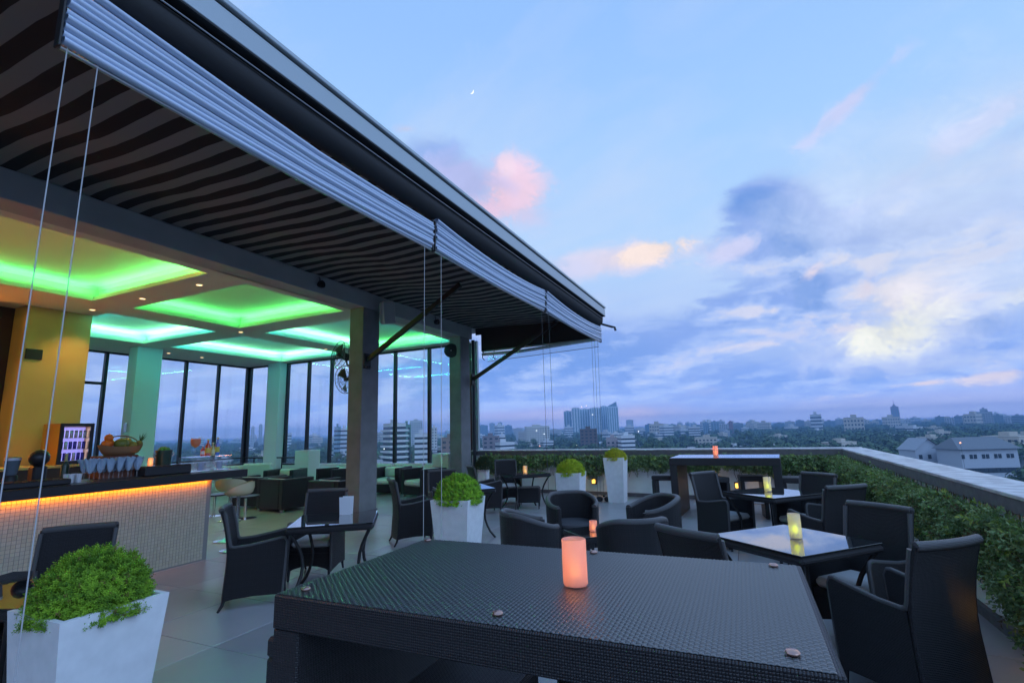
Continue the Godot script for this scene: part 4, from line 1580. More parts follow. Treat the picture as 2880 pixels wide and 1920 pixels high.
func make_tub() -> Node3D:
	var t := thing("tub_chair", "", "chair", Vector3.ZERO, 0, "round wicker tub chairs")
	var N := 33
	var top := func(a: float) -> float:
		var u := absf(a) / 2.3
		return lerpf(0.735, 0.60, smoothstep(0.25, 1.0, u))
	var at := func(a: float, r: float, y: float) -> Vector3:
		var flare := 1.0 + 0.09 * (y - 0.1)
		return Vector3(sin(a) * r * flare, y, cos(a) * r * flare * 0.97)
	var g := Geo.new()
	var outer := []
	var inner := []
	for i in 9:
		var ro := []
		var ri := []
		for j in N:
			var a := -2.3 + 4.6 * j / (N - 1)
			var h: float = top.call(a)
			ro.append(at.call(a, 0.345, lerpf(0.09, h, i / 8.0)))
			ri.append(at.call(a, 0.285, lerpf(0.30, h, i / 8.0)))
		outer.append(ro)
		inner.append(ri)
	g.sheet(outer)
	part(t, "outer_shell", g, M["wicker_fine"])
	g = Geo.new()
	g.sheet(inner, true)
	part(t, "inner_shell", g, M["wicker_fine"])
	g = Geo.new()
	var rim := []
	for j in N:
		var a := -2.3 + 4.6 * j / (N - 1)
		rim.append(at.call(a, 0.315, top.call(a)))
	g.tube(rim, 0.034, 10)
	part(t, "top_roll", g, M["piping"])
	for s in [-1, 1]:
		g = Geo.new()
		var ep := []
		for i in 7:
			ep.append(at.call(2.3 * s, 0.315, lerpf(0.09, 0.60, i / 6.0)))
		g.tube(ep, 0.036, 8)
		part(t, "arm_front", g, M["wicker_fine"])
	g = Geo.new()
	var fr := []
	for i in 3:
		var r := []
		for j in 11:
			var a := 2.3 + (TAU - 4.6) * j / 10
			r.append(at.call(a, 0.33, lerpf(0.09, 0.33, i / 2.0)))
		fr.append(r)
	g.sheet(fr)
	part(t, "apron", g, M["wicker_fine"])
	g = Geo.new()
	g.lathe(Vector3(0, 0, 0), [Vector2(0.0, 0.28), Vector2(0.31, 0.28), Vector2(0.315, 0.33), Vector2(0, 0.335)], 28)
	part(t, "seat", g, M["wicker_fine"])
	g = Geo.new()
	g.lathe(Vector3(0, 0.336, 0), [Vector2(0.26, 0), Vector2(0.285, 0.02), Vector2(0.28, 0.05), Vector2(0.24, 0.068), Vector2(0, 0.075)], 28)
	part(t, "cushion", g, mat("dark_cushion", Color(0.05, 0.05, 0.055), 0.85))
	for a in [0.7, 2.4, -0.7, -2.4]:
		g = Geo.new()
		g.tube([Vector3(sin(a) * 0.3, 0.001, cos(a) * 0.3), Vector3(sin(a) * 0.29, 0.12, cos(a) * 0.29)], 0.018, 8)
		part(t, "leg", g, M["black_metal"])
	return t

func tub(x: float, z: float, dx: float, dz: float, label: String) -> void:
	if tub0 == null:
		tub0 = make_tub()
		tub0.position = Vector3(x, 0, z)
		tub0.rotation.y = facing(dx, dz)
		tub0.set_meta("label", label)
	else:
		copy(tub0, "tub_chair", Vector3(x, 0, z), facing(dx, dz), label)

func make_table() -> Node3D:
	var t := thing("glass_table", "", "table", Vector3.ZERO, 0, "square wicker tables with glass tops")
	var g := Geo.new()
	g.cb(Vector3(0, 0.702, 0), Vector3(0.86, 0.06, 0.86), 0.022)
	part(t, "wicker_rim", g, M["wicker_fine"])
	g = Geo.new()
	g.cb(Vector3(0, 0.7385, 0), Vector3(0.84, 0.010, 0.84), 0.002)
	part(t, "glass_top", g, M["dark_glass"])
	for sx in [-1, 1]:
		for sz in [-1, 1]:
			g = Geo.new()
			var pts := []
			for k in 9:
				var f := k / 8.0
				var r := 0.385 - 0.11 * sin(f * PI) + (0.02 if k == 0 else 0.0)
				pts.append(Vector3(sx * r, 0.675 * f + 0.001, sz * r))
			g.tube(pts, 0.017, 8)
			part(t, "leg", g, M["brown_metal"])
	return t

func glass_table(x: float, z: float, turn: float, label: String) -> void:
	if table0 == null:
		table0 = make_table()
		table0.position = Vector3(x, 0, z)
		table0.rotation.y = turn
		table0.set_meta("label", label)
	else:
		copy(table0, "glass_table", Vector3(x, 0, z), turn, label)

# strands of a plain weave over a rectangle, real ribbons going over and under
func weave(g: Geo, x0: float, x1: float, z0: float, z1: float, y: float, px: float, pz: float, amp: float) -> void:
	var nx := int((x1 - x0) / px)
	var nz := int((z1 - z0) / pz)
	for k in nz:
		var z := z0 + (k + 0.5) * pz
		var rows := [[], [], []]
		for s in nx * 2 + 1:
			var x := x0 + px * 0.5 * s
			var h := amp * sin(PI * (s * 0.5) + PI * k)
			for e in 3:
				rows[e].append(Vector3(x, y + h - (0.0 if e == 1 else 0.0012), z + (e - 1) * pz * 0.44))
		g.sheet(rows, true)
	for k in nx:
		var x := x0 + (k + 0.5) * px
		var rows := [[], [], []]
		for s in nz * 2 + 1:
			var z := z0 + pz * 0.5 * s
			var h := amp * 0.7 * sin(PI * (s * 0.5) + PI * (k + 1))
			for e in 3:
				rows[e].append(Vector3(x + (e - 1) * px * 0.47, y + h - (0.0 if e == 1 else 0.0012), z))
		g.sheet(rows)

func slab_table(t: Node3D, wx: float, wz: float, h: float, glass: bool) -> void:
	var g := Geo.new()
	g.cb(Vector3(0, h - 0.066, 0), Vector3(wx, 0.12, wz), 0.005)
	part(t, "top_frame", g, M["wicker"])
	for s in [-1, 1]:
		g = Geo.new()
		g.cb(Vector3(s * (wx / 2 - 0.066), (h - 0.126) / 2 + 0.0005, 0), Vector3(0.128, h - 0.127, wz - 0.006), 0.005)
		part(t, "slab_leg", g, M["wicker"])
	if glass:
		g = Geo.new()
		g.cb(Vector3(0, h + 0.001, 0), Vector3(wx - 0.02, 0.012, wz - 0.02), 0.003)
		part(t, "glass_top", g, M["dark_glass"])
	else:
		g = Geo.new()
		weave(g, -wx / 2 + 0.006, wx / 2 - 0.006, -wz / 2 + 0.006, wz / 2 - 0.006, h - 0.0035, 0.0149, 0.0124, 0.0027)
		part(t, "woven_top", g, M["wicker_strand"]).set_meta("kind", "stuff")

func make_stool() -> Node3D:
	var t := thing("wicker_bar_stool", "", "bar stool", Vector3.ZERO, 0, "square wicker bar stools")
	var g := Geo.new()
	g.cb(Vector3(0, 0.675, 0), Vector3(0.42, 0.09, 0.42), 0.015)
	part(t, "seat", g, M["wicker"])
	for s in [-1, 1]:
		g = Geo.new()
		g.cb(Vector3(s * 0.175, 0.316, 0), Vector3(0.068, 0.63, 0.415), 0.012)
		part(t, "slab_leg", g, M["wicker"])
	g = Geo.new()
	g.tube([Vector3(-0.15, 0.26, -0.15), Vector3(0.15, 0.26, -0.15)], 0.016, 8)
	part(t, "foot_bar", g, M["steel"])
	g = Geo.new()
	g.tube([Vector3(-0.15, 0.26, 0.15), Vector3(0.15, 0.26, 0.15)], 0.016, 8)
	part(t, "foot_bar", g, M["steel"])
	return t

func bar_stool(x: float, z: float, turn: float, label: String) -> void:
	if stool0 == null:
		stool0 = make_stool()
		stool0.position = Vector3(x, 0, z)
		stool0.rotation.y = turn
		stool0.set_meta("label", label)
	else:
		copy(stool0, "wicker_bar_stool", Vector3(x, 0, z), turn, label)

func near_table() -> void:
	var t := thing("bar_table", "large high wicker bar table with bare woven top and copper studs", "table", Vector3(-0.79, 0, -2.008), deg_to_rad(0.6))
	slab_table(t, 1.872, 1.031, 1.05, false)
	var studs := [[-0.885, -0.46], [0.06, -0.46], [0.83, -0.46], [-0.85, 0.44], [-0.02, 0.43], [0.83, 0.43]]
	for s in studs:
		var g := Geo.new()
		g.lathe(Vector3(s[0], 1.0495, s[1]), [Vector2(0.017, 0), Vector2(0.019, 0.004), Vector2(0.014, 0.009), Vector2(0, 0.010)], 16)
		part(t, "stud", g, mat("copper", Color(0.62, 0.36, 0.28), 0.25, {"metal": 0.85}))
	lantern_cup("tall pink frosted candle lamp glowing on the large woven table", Vector3(-0.66, 1.051, -1.955), 0.047, 0.168, Color(1.0, 0.36, 0.08), 0.026, Color(0.80, 0.52, 0.47), "", 0.88)
	bar_stool(-1.06, -1.81, 0, "wicker bar stool tucked under the large woven table's front edge")
	bar_stool(-1.94, -2.03, PI / 2, "wicker bar stool standing against the large woven table's end")
	bar_stool(-0.62, -2.35, 0, "wicker bar stool pushed under the large woven table's rear edge")

func dining() -> void:
	# table by the loudspeaker column
	glass_table(-4.21, -4.40, deg_to_rad(36.4), "dark glass wicker table with white menu holder before the loudspeaker column")
	armchair(-4.74, -3.87, 0.70, -0.71, "wicker armchair seen from its side at the menu holder table")
	armchair(-4.88, -4.80, 0.45, 0.89, "wicker armchair facing the terrace behind the menu holder table")
	var mh := thing("menu_holder", "white folded menu card standing on the dark glass table", "menu holder", Vector3(-4.27, 0.745, -4.62), deg_to_rad(20))
	var g := Geo.new()
	g.T = Transform3D(Basis(Vector3.RIGHT, 0.10), Vector3(0, 0, 0.03))
	g.cb(Vector3(0, 0.10, 0), Vector3(0.13, 0.2, 0.004), 0.001)
	part(mh, "front_card", g, M["napkin_white"])
	g = Geo.new()
	g.T = Transform3D(Basis(Vector3.RIGHT, -0.10), Vector3(0, 0, -0.03))
	g.cb(Vector3(0, 0.10, 0), Vector3(0.13, 0.2, 0.004), 0.001)
	part(mh, "rear_card", g, M["napkin_white"])
	# table at the left picture edge, under the near topiary's side
	glass_table(-4.35, -1.76, deg_to_rad(25), "dark glass wicker table beside the near topiary planter")
	armchair(-4.93, -2.26, 0.75, 0.66, "wicker armchair between the bar front and the near topiary")
	# table behind the middle planter
	glass_table(-4.33, -7.35, deg_to_rad(45), "dark glass wicker table half hidden by the middle topiary planter")
	armchair(-4.86, -6.69, 0.675, -0.737, "wicker armchair with flared legs left of the middle topiary planter")
	armchair(-5.02, -7.86, 0.65, 0.76, "wicker armchair behind the middle topiary planter facing out")
	# table by the far planters
	glass_table(-4.40, -10.02, deg_to_rad(45), "dark glass wicker table with small lantern near the far planters")
	armchair(-5.02, -9.42, 0.72, -0.70, "high backed wicker armchair in profile at the small lantern table")
	armchair(-5.12, -10.72, 0.6, 0.8, "wicker armchair against the far hedge at the small lantern table")
	lantern_cup("small square lantern glowing yellow on the far glass table", Vector3(-4.25, 0.746, -9.72), 0.042, 0.165, Color(1.0, 0.62, 0.06), 0.014, Color(0.75, 0.62, 0.5))
	var fs := thing("footstool", "low square wicker footstool under the small lantern table", "footstool", Vector3(-4.42, 0, -10.25), deg_to_rad(20))
	g = Geo.new()
	g.cb(Vector3(0, 0.28, 0), Vector3(0.5, 0.3, 0.45), 0.03)
	part(fs, "seat_box", g, M["wicker_fine"])
	for sx in [-1, 1]:
		for sz in [-1, 1]:
			g = Geo.new()
			g.tube([Vector3(sx * 0.22, 0.001, sz * 0.19), Vector3(sx * 0.22, 0.14, sz * 0.19)], 0.014, 6)
			part(fs, "leg", g, M["black_metal"])
	# two tables along the hedge
	glass_table(0.18, -7.58, deg_to_rad(46), "dark glass wicker table with candle before the white topped bar table")
	armchair(-0.42, -7.78, 0.80, 0.60, "wicker armchair left of the farther hedge table, backrest lit by the sky")
	armchair(0.68, -6.78, -0.60, -0.80, "wicker armchair with its back to the hedge at the farther hedge table")
	armchair(0.55, -7.72, -0.69, 0.72, "wicker armchair beyond the farther hedge table facing the terrace")
	lantern_cup("frosted candle lamp with lime glow on the farther hedge table", Vector3(0.147, 0.746, -7.635), 0.045, 0.185, Color(0.66, 0.86, 0.015), 0.009, Color(0.84, 0.66, 0.67), "lime glowing candle lamps on the hedge tables")
	glass_table(0.215, -4.66, deg_to_rad(47), "glass wicker table mirroring the sky beside the near hedge")
	armchair(-0.27, -3.93, 0.55, -0.83, "wicker armchair with its back to the large woven table")
	armchair(0.67, -4.87, -0.667, 0.745, "wicker armchair with broad back beside the near hedge")
	armchair(0.74, -4.00, -0.66, -0.75, "large looking wicker armchair by the hedge, rolled top rail shining")
	lantern_cup("frosted candle lamp with lime glow on the sky mirroring table", Vector3(0.249, 0.746, -4.659), 0.045, 0.185, Color(0.66, 0.86, 0.015), 0.009, Color(0.84, 0.66, 0.67), "lime glowing candle lamps on the hedge tables")

func tub_group() -> void:
	tub(-2.30, -5.38, 0.75, -0.66, "round wicker tub chair beside the middle topiary, back turned")
	tub(-2.30, -6.82, 0.55, 0.83, "round wicker tub chair beyond the low table, open side showing")
	tub(-1.22, -6.78, -0.80, 0.60, "round wicker tub chair near the bar table's leg, open side showing")
	tub(-1.18, -5.35, -0.55, -0.83, "round wicker tub chair behind the pink candle, back turned")
	var t := thing("low_table", "low square wicker coffee table between the tub chairs", "table", Vector3(-1.76, 0, -6.05), deg_to_rad(45))
	var g := Geo.new()
	g.cb(Vector3(0, 0.40, 0), Vector3(0.6, 0.06, 0.6), 0.018)
	part(t, "wicker_rim", g, M["wicker_fine"])
	g = Geo.new()
	g.cb(Vector3(0, 0.436, 0), Vector3(0.585, 0.010, 0.585), 0.002)
	part(t, "glass_top", g, M["dark_glass"])
	for sx in [-1, 1]:
		for sz in [-1, 1]:
			g = Geo.new()
			g.cb(Vector3(sx * 0.26, 0.186, sz * 0.26), Vector3(0.05, 0.37, 0.05), 0.008)
			part(t, "leg", g, M["wicker_fine"])
	lantern_cup("pink frosted candle lamp on the low table between tub chairs", Vector3(-1.78, 0.443, -6.02), 0.045, 0.12, Color(1.0, 0.34, 0.08), 0.012, Color(0.80, 0.52, 0.47))

func far_bar_table() -> void:
	var t := thing("bar_table", "high wicker bar table with sky bright glass top at the end wall", "table", Vector3(-0.46, 0, -10.35), deg_to_rad(-3))
	slab_table(t, 1.83, 1.08, 1.04, true)
	lantern_cup("orange frosted candle lamp on the high table at the end wall", Vector3(-0.62, 1.048, -10.45), 0.047, 0.185, Color(1.0, 0.28, 0.06), 0.016, Color(0.8, 0.46, 0.36))
	bar_stool(-1.55, -10.15, 0, "wicker bar stool left of the high table at the end wall")
	bar_stool(-0.68, -9.85, deg_to_rad(35), "wicker bar stool turned askew under the high table at the end wall")
	bar_stool(-0.05, -10.2, deg_to_rad(8), "wicker bar stool standing straight under the high table at the end wall")
	bar_stool(0.62, -10.0, 0, "wicker bar stool right of the high table at the end wall")

# ------------------------------------------------------------------ lounge seats inside
func make_lounge() -> Node3D:
	var t := thing("lounge_chair", "", "armchair", Vector3.ZERO, 0, "boxy wicker lounge chairs inside the bar")
	var g := Geo.new()
	for s in [-1, 1]:
		g = Geo.new()
		g.cb(Vector3(s * 0.39, 0.385, 0), Vector3(0.12, 0.65, 0.84), 0.012)
		part(t, "arm", g, M["wicker_fine"])
	g = Geo.new()
	g.cb(Vector3(0, 0.385, 0.37), Vector3(0.66, 0.65, 0.11), 0.012)
	part(t, "back", g, M["wicker_fine"])
	g = Geo.new()
	g.cb(Vector3(0, 0.17, -0.05), Vector3(0.66, 0.22, 0.73), 0.01)
	part(t, "base", g, M["wicker_fine"])
	g = Geo.new()
	g.cb(Vector3(0, 0.355, -0.06), Vector3(0.64, 0.14, 0.74), 0.04)
	part(t, "seat_cushion", g, M["white_leather"])
	g = Geo.new()
	g.cb(Vector3(0, 0.56, 0.25), Vector3(0.64, 0.30, 0.13), 0.045)
	part(t, "back_cushion", g, M["white_leather"])
	for sx in [-1, 1]:
		for sz in [-1, 1]:
			g = Geo.new()
			g.cb(Vector3(sx * 0.38, 0.031, sz * 0.36), Vector3(0.07, 0.06, 0.07), 0.005)
			part(t, "foot", g, M["steel"])
	return t

func lounge_chair(x: float, z: float, turn: float, label: String) -> void:
	if lounge0 == null:
		lounge0 = make_lounge()
		lounge0.position = Vector3(x, 0, z)
		lounge0.rotation.y = turn
		lounge0.set_meta("label", label)
	else:
		copy(lounge0, "lounge_chair", Vector3(x, 0, z), turn, label)

func lounge() -> void:
	lounge_chair(-9.86, -8.68, deg_to_rad(-4), "boxy wicker lounge chair with its back to the bar end")
	lounge_chair(-8.15, -8.55, deg_to_rad(-2), "boxy wicker lounge chair right behind the loudspeaker column")
	lounge_chair(-11.0, -8.9, deg_to_rad(10), "boxy wicker lounge chair behind the gold swivel stool")
	lounge_chair(-7.98, -11.5, deg_to_rad(165), "boxy lounge chair with green lit cushions beside the far column")
	lounge_chair(-9.3, -11.8, deg_to_rad(190), "boxy lounge chair in front of the side window bench")
	lounge_chair(-12.4, -10.9, deg_to_rad(200), "boxy lounge chair before the white cube by the side windows")
	lounge_chair(-10.9, -11.4, deg_to_rad(165), "boxy lounge chair between white cube and side window bench")
	for p in [[-9.65, -7.5, "pedestal"], [-10.7, -7.55, "pedestal"], [-8.9, -10.3, "pedestal"]]:
		var t := thing("cocktail_table", ["round cocktail table on chrome disc near the bar end", "round cocktail table on chrome disc further into the lounge", "round cocktail table on chrome disc among the lounge chairs"][[-9.65, -10.7, -8.9].find(p[0])], "table", Vector3(p[0], 0.001, p[1]))
		var g := Geo.new()
		g.lathe(Vector3.ZERO, [Vector2(0, 0), Vector2(0.22, 0), Vector2(0.22, 0.008), Vector2(0.05, 0.022)], 26)
		part(t, "base_disc", g, M["chrome"])
		g = Geo.new()
		g.lathe(Vector3.ZERO, [Vector2(0.03, 0.02), Vector2(0.03, 0.43)], 12)
		part(t, "stem", g, M["chrome"])
		g = Geo.new()
		g.lathe(Vector3.ZERO, [Vector2(0, 0.43), Vector2(0.26, 0.43), Vector2(0.26, 0.455), Vector2(0, 0.455)], 28)
		part(t, "top", g, M["black_stone"])
	# white benches along the windows
	var b := thing("window_bench", "long white upholstered bench under the side windows", "bench", Vector3(-10.9, 0, -12.72))
	for k in 5:
		var g := Geo.new()
		g.cb(Vector3(-2.0 + 1.12 * k, 0.21, 0), Vector3(1.1, 0.42, 0.6), 0.03)
		part(b, "seat_block", g, M["white_leather"])
		g = Geo.new()
		g.cb(Vector3(-2.0 + 1.12 * k, 0.56, -0.24), Vector3(1.1, 0.34, 0.14), 0.04)
		part(b, "back_block", g, M["white_leather"])
	var s := thing("curved_sofa", "long low white sofa with sloping back by the inner corner", "sofa", Vector3(-14.6, 0, -10.9), deg_to_rad(20))
	for k in 3:
		var g := Geo.new()
		g.cb(Vector3(-0.95 + 0.95 * k, 0.2, 0.0), Vector3(0.93, 0.38, 0.8), 0.04)
		part(s, "seat_block", g, M["white_leather"])
		g = Geo.new()
		g.cb(Vector3(-0.95 + 0.95 * k, 0.56 + 0.05 * k, 0.34), Vector3(0.93, 0.44, 0.16), 0.05)
		part(s, "back_block", g, M["white_leather"])
	for c in [[-13.0, -12.25, 0.6, 1.2, 0.5, "tall white cube plinth in front of the side windows"], [-8.05, -12.7, 0.58, 1.04, 0.58, "white cube plinth beside the far grey column"]]:
		var t := thing("cube_plinth", c[5], "plinth", Vector3(c[0], 0, c[1]))
		var g := Geo.new()
		g.cb(Vector3(0, c[3] / 2, 0), Vector3(c[2], c[3] - 0.002, c[4]), 0.02)
		part(t, "plinth_body", g, M["white_leather"])
		g = Geo.new()
		g.cb(Vector3(0, 0.03, 0), Vector3(c[2] + 0.012, 0.06, c[4] + 0.012), 0.004)
		part(t, "kick_plate", g, M["steel"])

# ------------------------------------------------------------------ planters and climbing plants
func sprig(leaves: int, length: float, size: float, broad: float, seed_: int) -> ArrayMesh:
	# a short twig along +y with leaves spiralling round it
	var r := RandomNumberGenerator.new()
	r.seed = seed_
	var g := Geo.new()
	for k in leaves:
		var f := (k + 0.5) / leaves
		var a := k * 2.4 + r.randf() * 0.6
		var out := Vector3(cos(a), 0.55 + 0.5 * f, sin(a)).normalized()
		var side := out.cross(Vector3.UP).normalized()
		var p := Vector3(0, f * length * 0.8, 0)
		var l := size * r.randf_range(0.75, 1.15)
		var tip := p + out * l + Vector3(0, -0.12 * l, 0)
		var mid := p + out * l * 0.5 + Vector3(0, 0.06 * l, 0)
		var w := side * l * broad
		g.tri(p, mid - w, mid + w)
		g.tri(mid - w, tip, mid + w)
	g.tri(Vector3(-0.0015, 0, 0), Vector3(0.0015, 0, 0), Vector3(0, length * 0.8, 0))
	return g.mesh()

func bush(parent: Node3D, at: Vector3, rx: float, ry: float, count: int, size: float, a: Color, b: Color, seed_: int) -> void:
	var r := RandomNumberGenerator.new()
	r.seed = seed_
	var nz := FastNoiseLite.new()
	nz.seed = seed_
	nz.frequency = 1.0
	# twigs in the core
	var g := Geo.new()
	for k in 9:
		var an := k * 2.4
		g.tube([Vector3(0, -0.06, 0), Vector3(cos(an) * rx * 0.3, ry * 0.3, sin(an) * rx * 0.3), Vector3(cos(an) * rx * 0.7, ry * (0.4 + 0.06 * (k % 4)), sin(an) * rx * 0.7)], [0.012, 0.008, 0.004], 5)
	part(parent, "twigs", g, M["stem"], at)
	var mm := MultiMesh.new()
	mm.transform_format = MultiMesh.TRANSFORM_3D
	mm.use_colors = true
	mm.mesh = sprig(9, size * 2.4, size, 0.2, seed_)
	mm.instance_count = count
	for k in count:
		var u := r.randf() * TAU
		var h := r.randf_range(-0.12, 1.0)
		var d := Vector3(cos(u) * sqrt(1 - h * h), h, sin(u) * sqrt(1 - h * h))
		var lump := 1.0 + 0.14 * nz.get_noise_3dv(d * 2.6) + 0.11 * nz.get_noise_3dv(d * 6.0)
		var depth := 1.0 - 0.34 * pow(r.randf(), 1.6)
		var p := Vector3(d.x * rx, d.y * ry if d.y > 0 else d.y * ry * 0.45, d.z * rx) * lump * depth
		var up := (Vector3(d.x, d.y * 0.8 + 0.35, d.z) + Vector3(r.randf() - 0.5, r.randf() - 0.5, r.randf() - 0.5) * 0.75).normalized()
		var sd := up.cross(Vector3(r.randf() - 0.5, r.randf() - 0.5, r.randf() - 0.5)).normalized()
		var sc := r.randf_range(0.7, 1.2)
		mm.set_instance_transform(k, Transform3D(Basis(sd, up, sd.cross(up)).scaled(Vector3.ONE * sc), p))
		var t := clampf(0.5 + 0.9 * nz.get_noise_3dv(d * 4.0) + r.randf_range(-0.35, 0.35), 0, 1)
		var lc := a.lerp(b, t)
		if r.randf() < 0.03:
			lc = Color(0.20, 0.13, 0.04)
		mm.set_instance_color(k, lc)
	var mi := MultiMeshInstance3D.new()
	mi.name = "foliage"
	mi.multimesh = mm
	mi.material_override = M["foliage"]
	mi.position = at
	mi.set_meta("kind", "stuff")
	parent.add_child(mi)

func planter(label: String, plant: String, x: float, z: float, turn: float, bottom: float, top: float, h: float, rx: float, ry: float, count: int, size: float, a: Color, b: Color, seed_: int) -> void:
	var t := thing("planter", label, "planter", Vector3(x, 0, z), deg_to_rad(turn), "tapered grey planters")
	var g := Geo.new()
	var q := func(s: float, y: float) -> Array:
		return [Vector3(-s, y, s), Vector3(s, y, s), Vector3(s, y, -s), Vector3(-s, y, -s)]
	var lo: Array = q.call(bottom / 2, 0.001)
	var hi: Array = q.call(top / 2, h)
	var inn: Array = q.call(top / 2 - 0.03, h)
	var dn: Array = q.call(top / 2 - 0.04, h - 0.1)
	for k in 4:
		var m := (k + 1) % 4
		g.quad(lo[k], lo[m], hi[m], hi[k])
		g.quad(hi[k], hi[m], inn[m], inn[k])
		g.quad(inn[k], inn[m], dn[m], dn[k])
	g.quad(lo[3], lo[2], lo[1], lo[0])
	part(t, "pot", g, M["planter"])
	g = Geo.new()
	var so: Array = q.call(top / 2 - 0.037, h - 0.07)
	g.quad(so[0], so[1], so[2], so[3])
	part(t, "soil", g, M["soil"])
	var p := thing("topiary_bush", plant, "bush", Vector3(x, h - 0.07, z), 0, "rounded topiary bushes in planters")
	bush(p, Vector3(0, 0.02, 0), rx, ry, count, size, a, b, seed_)

func planters() -> void:
	var dark := Color(0.08, 0.19, 0.012)
	var lite := Color(0.32, 0.54, 0.03)
	var gold := Color(0.55, 0.62, 0.03)
	planter("grey tapered planter standing nearest the mosaic bar front", "lush green topiary bush spilling over the planter by the bar", -3.54, -1.79, 0, 0.43, 0.54, 0.74, 0.272, 0.315, 11000, 0.017, dark, lite, 101)
	planter("grey tapered planter between armchair and tub chairs", "bright round topiary bush between armchair and tub chairs", -3.78, -6.28, 4, 0.45, 0.57, 0.73, 0.31, 0.34, 7000, 0.02, dark * 1.5, lite * 1.25, 102)
	planter("wide grey planter before the end wall", "yellow green topiary bush in the wide planter at the end wall", -3.62, -10.75, 2, 0.45, 0.55, 0.70, 0.275, 0.29, 5000, 0.022, Color(0.30, 0.40, 0.012), gold, 103)
	planter("tall slim grey planter before the end wall", "small golden topiary bush in the tall slim planter", -2.80, -11.5, 0, 0.34, 0.45, 0.97, 0.225, 0.21, 3400, 0.021, Color(0.34, 0.38, 0.012), Color(0.62, 0.55, 0.03), 104)
	planter("small white planter in the corner beside the far column", "dark ball shaped bush in the corner beside the far column", -6.28, -11.7, 8, 0.17, 0.25, 0.74, 0.19, 0.27, 1300, 0.026, Color(0.02, 0.045, 0.015), Color(0.05, 0.08, 0.03), 105)

func climber(label: String, at: Vector3, turn: float, s0: float, s1: float, count: int, lower: Array, seed_: int, size: float, thick: float) -> void:
	# hangs on a wall whose room side is local +z, from just under the coping; lower = [[s, y], ...] is its ragged edge
	var t := thing("climbing_plant", label, "climbing plant", at, turn, "climbing plants on the parapets")
	var r := RandomNumberGenerator.new()
	r.seed = seed_
	var nz := FastNoiseLite.new()
	nz.seed = seed_
	nz.frequency = 1.0
	var stems := Geo.new()
	for k in 46:
		var s := lerpf(s0, s1, r.randf())
		var pts := []
		for i in 5:
			pts.append(Vector3(s + 0.08 * nz.get_noise_2d(k, i * 0.7), 0.98 - 0.13 * i, 0.02 + 0.02 * i))
		stems.tube(pts, 0.005, 4)
	part(t, "stems", stems, M["stem"])
	var mm := MultiMesh.new()
	mm.transform_format = MultiMesh.TRANSFORM_3D
	mm.use_colors = true
	mm.mesh = sprig(10, size * 3.0, size, 0.22, seed_ + 1)
	mm.instance_count = count
	for k in count:
		var s := lerpf(s0, s1, r.randf())
		var low := 0.5
		for i in lower.size() - 1:
			var a: Array = lower[i]
			var b: Array = lower[i + 1]
			if (s - a[0]) * (s - b[0]) <= 0:
				low = lerpf(a[1], b[1], (s - a[0]) / (b[0] - a[0]))
		low += 0.09 * nz.get_noise_2d(s * 3.0, 1.0) + 0.08 * nz.get_noise_2d(s * 9.0, 5.0)
		var f := pow(r.randf(), 0.85)
		var y := lerpf(low, 0.955 + 0.02 * nz.get_noise_2d(s * 2.0, 9.0), f)
		var bulge := thick * (0.35 + 0.65 * pow(sin(PI * clampf(0.18 + 0.75 * f, 0, 1)), 0.8)) * (1.0 + 0.5 * nz.get_noise_2d(s * 2.2, y * 3.0) + 0.35 * nz.get_noise_2d(s * 7.0, y * 8.0))
		var p := Vector3(s, y, 0.0 + bulge * (1.0 - 0.75 * pow(r.randf(), 1.8)))
		var up := Vector3(r.randf_range(-0.8, 0.8), r.randf_range(-1.1, 0.35), r.randf_range(0.15, 1.1)).normalized()
		var sd := up.cross(Vector3(r.randf() - 0.5, r.randf() - 0.5, r.randf() - 0.5)).normalized()
		mm.set_instance_transform(k, Transform3D(Basis(sd, up, sd.cross(up)).scaled(Vector3.ONE * r.randf_range(0.7, 1.3)), p))
		var c := Color(0.10, 0.165, 0.065).lerp(Color(0.30, 0.39, 0.17), clampf(0.45 + 0.8 * nz.get_noise_2d(s * 3.0, y * 5.0) + r.randf_range(-0.4, 0.4), 0, 1))
		if r.randf() < 0.05:
			c = Color(0.34, 0.42, 0.10)
		elif r.randf() < 0.06:
			c = Color(0.10, 0.07, 0.035)
		mm.set_instance_color(k, c)
	var mi := MultiMeshInstance3D.new()
	mi.name = "leaves"
	mi.multimesh = mm
	mi.material_override = M["foliage"]
	mi.set_meta("kind", "stuff")
	t.add_child(mi)

func climbers() -> void:
	# along the side wall: local x = world -z... the wall's local -x runs away from the camera
	climber("thick climbing plant hanging over the side parapet by the hedge tables", Vector3(1.64, 0, 0), -PI / 2, -3.2, -8.2, 8500, [[-3.2, 0.12], [-4.2, 0.16], [-4.6, 0.38], [-4.95, 0.58], [-5.6, 0.56], [-6.5, 0.48], [-7.2, 0.56], [-7.9, 0.7], [-8.2, 0.6]], 201, 0.036, 0.24)
	climber("climbing plant on the side parapet's far stretch to the corner", Vector3(1.64, 0, 0), -PI / 2, -8.2, -11.9, 5200, [[-8.2, 0.6], [-9.5, 0.45], [-10.5, 0.5], [-11.9, 0.45]], 202, 0.042, 0.28)
	climber("dark climbing plant along the end parapet behind the high table", Vector3(1.62, 0, -11.99), deg_to_rad(-6.08), -0.2, -8.6, 9000, [[-0.2, 0.5], [-1.2, 0.55], [-2.0, 0.72], [-3.0, 0.58], [-4.0, 0.68], [-4.7, 0.66], [-5.2, 0.48], [-5.6, 0.56], [-6.3, 0.74], [-7.4, 0.55], [-8.6, 0.5]], 203, 0.042, 0.22)

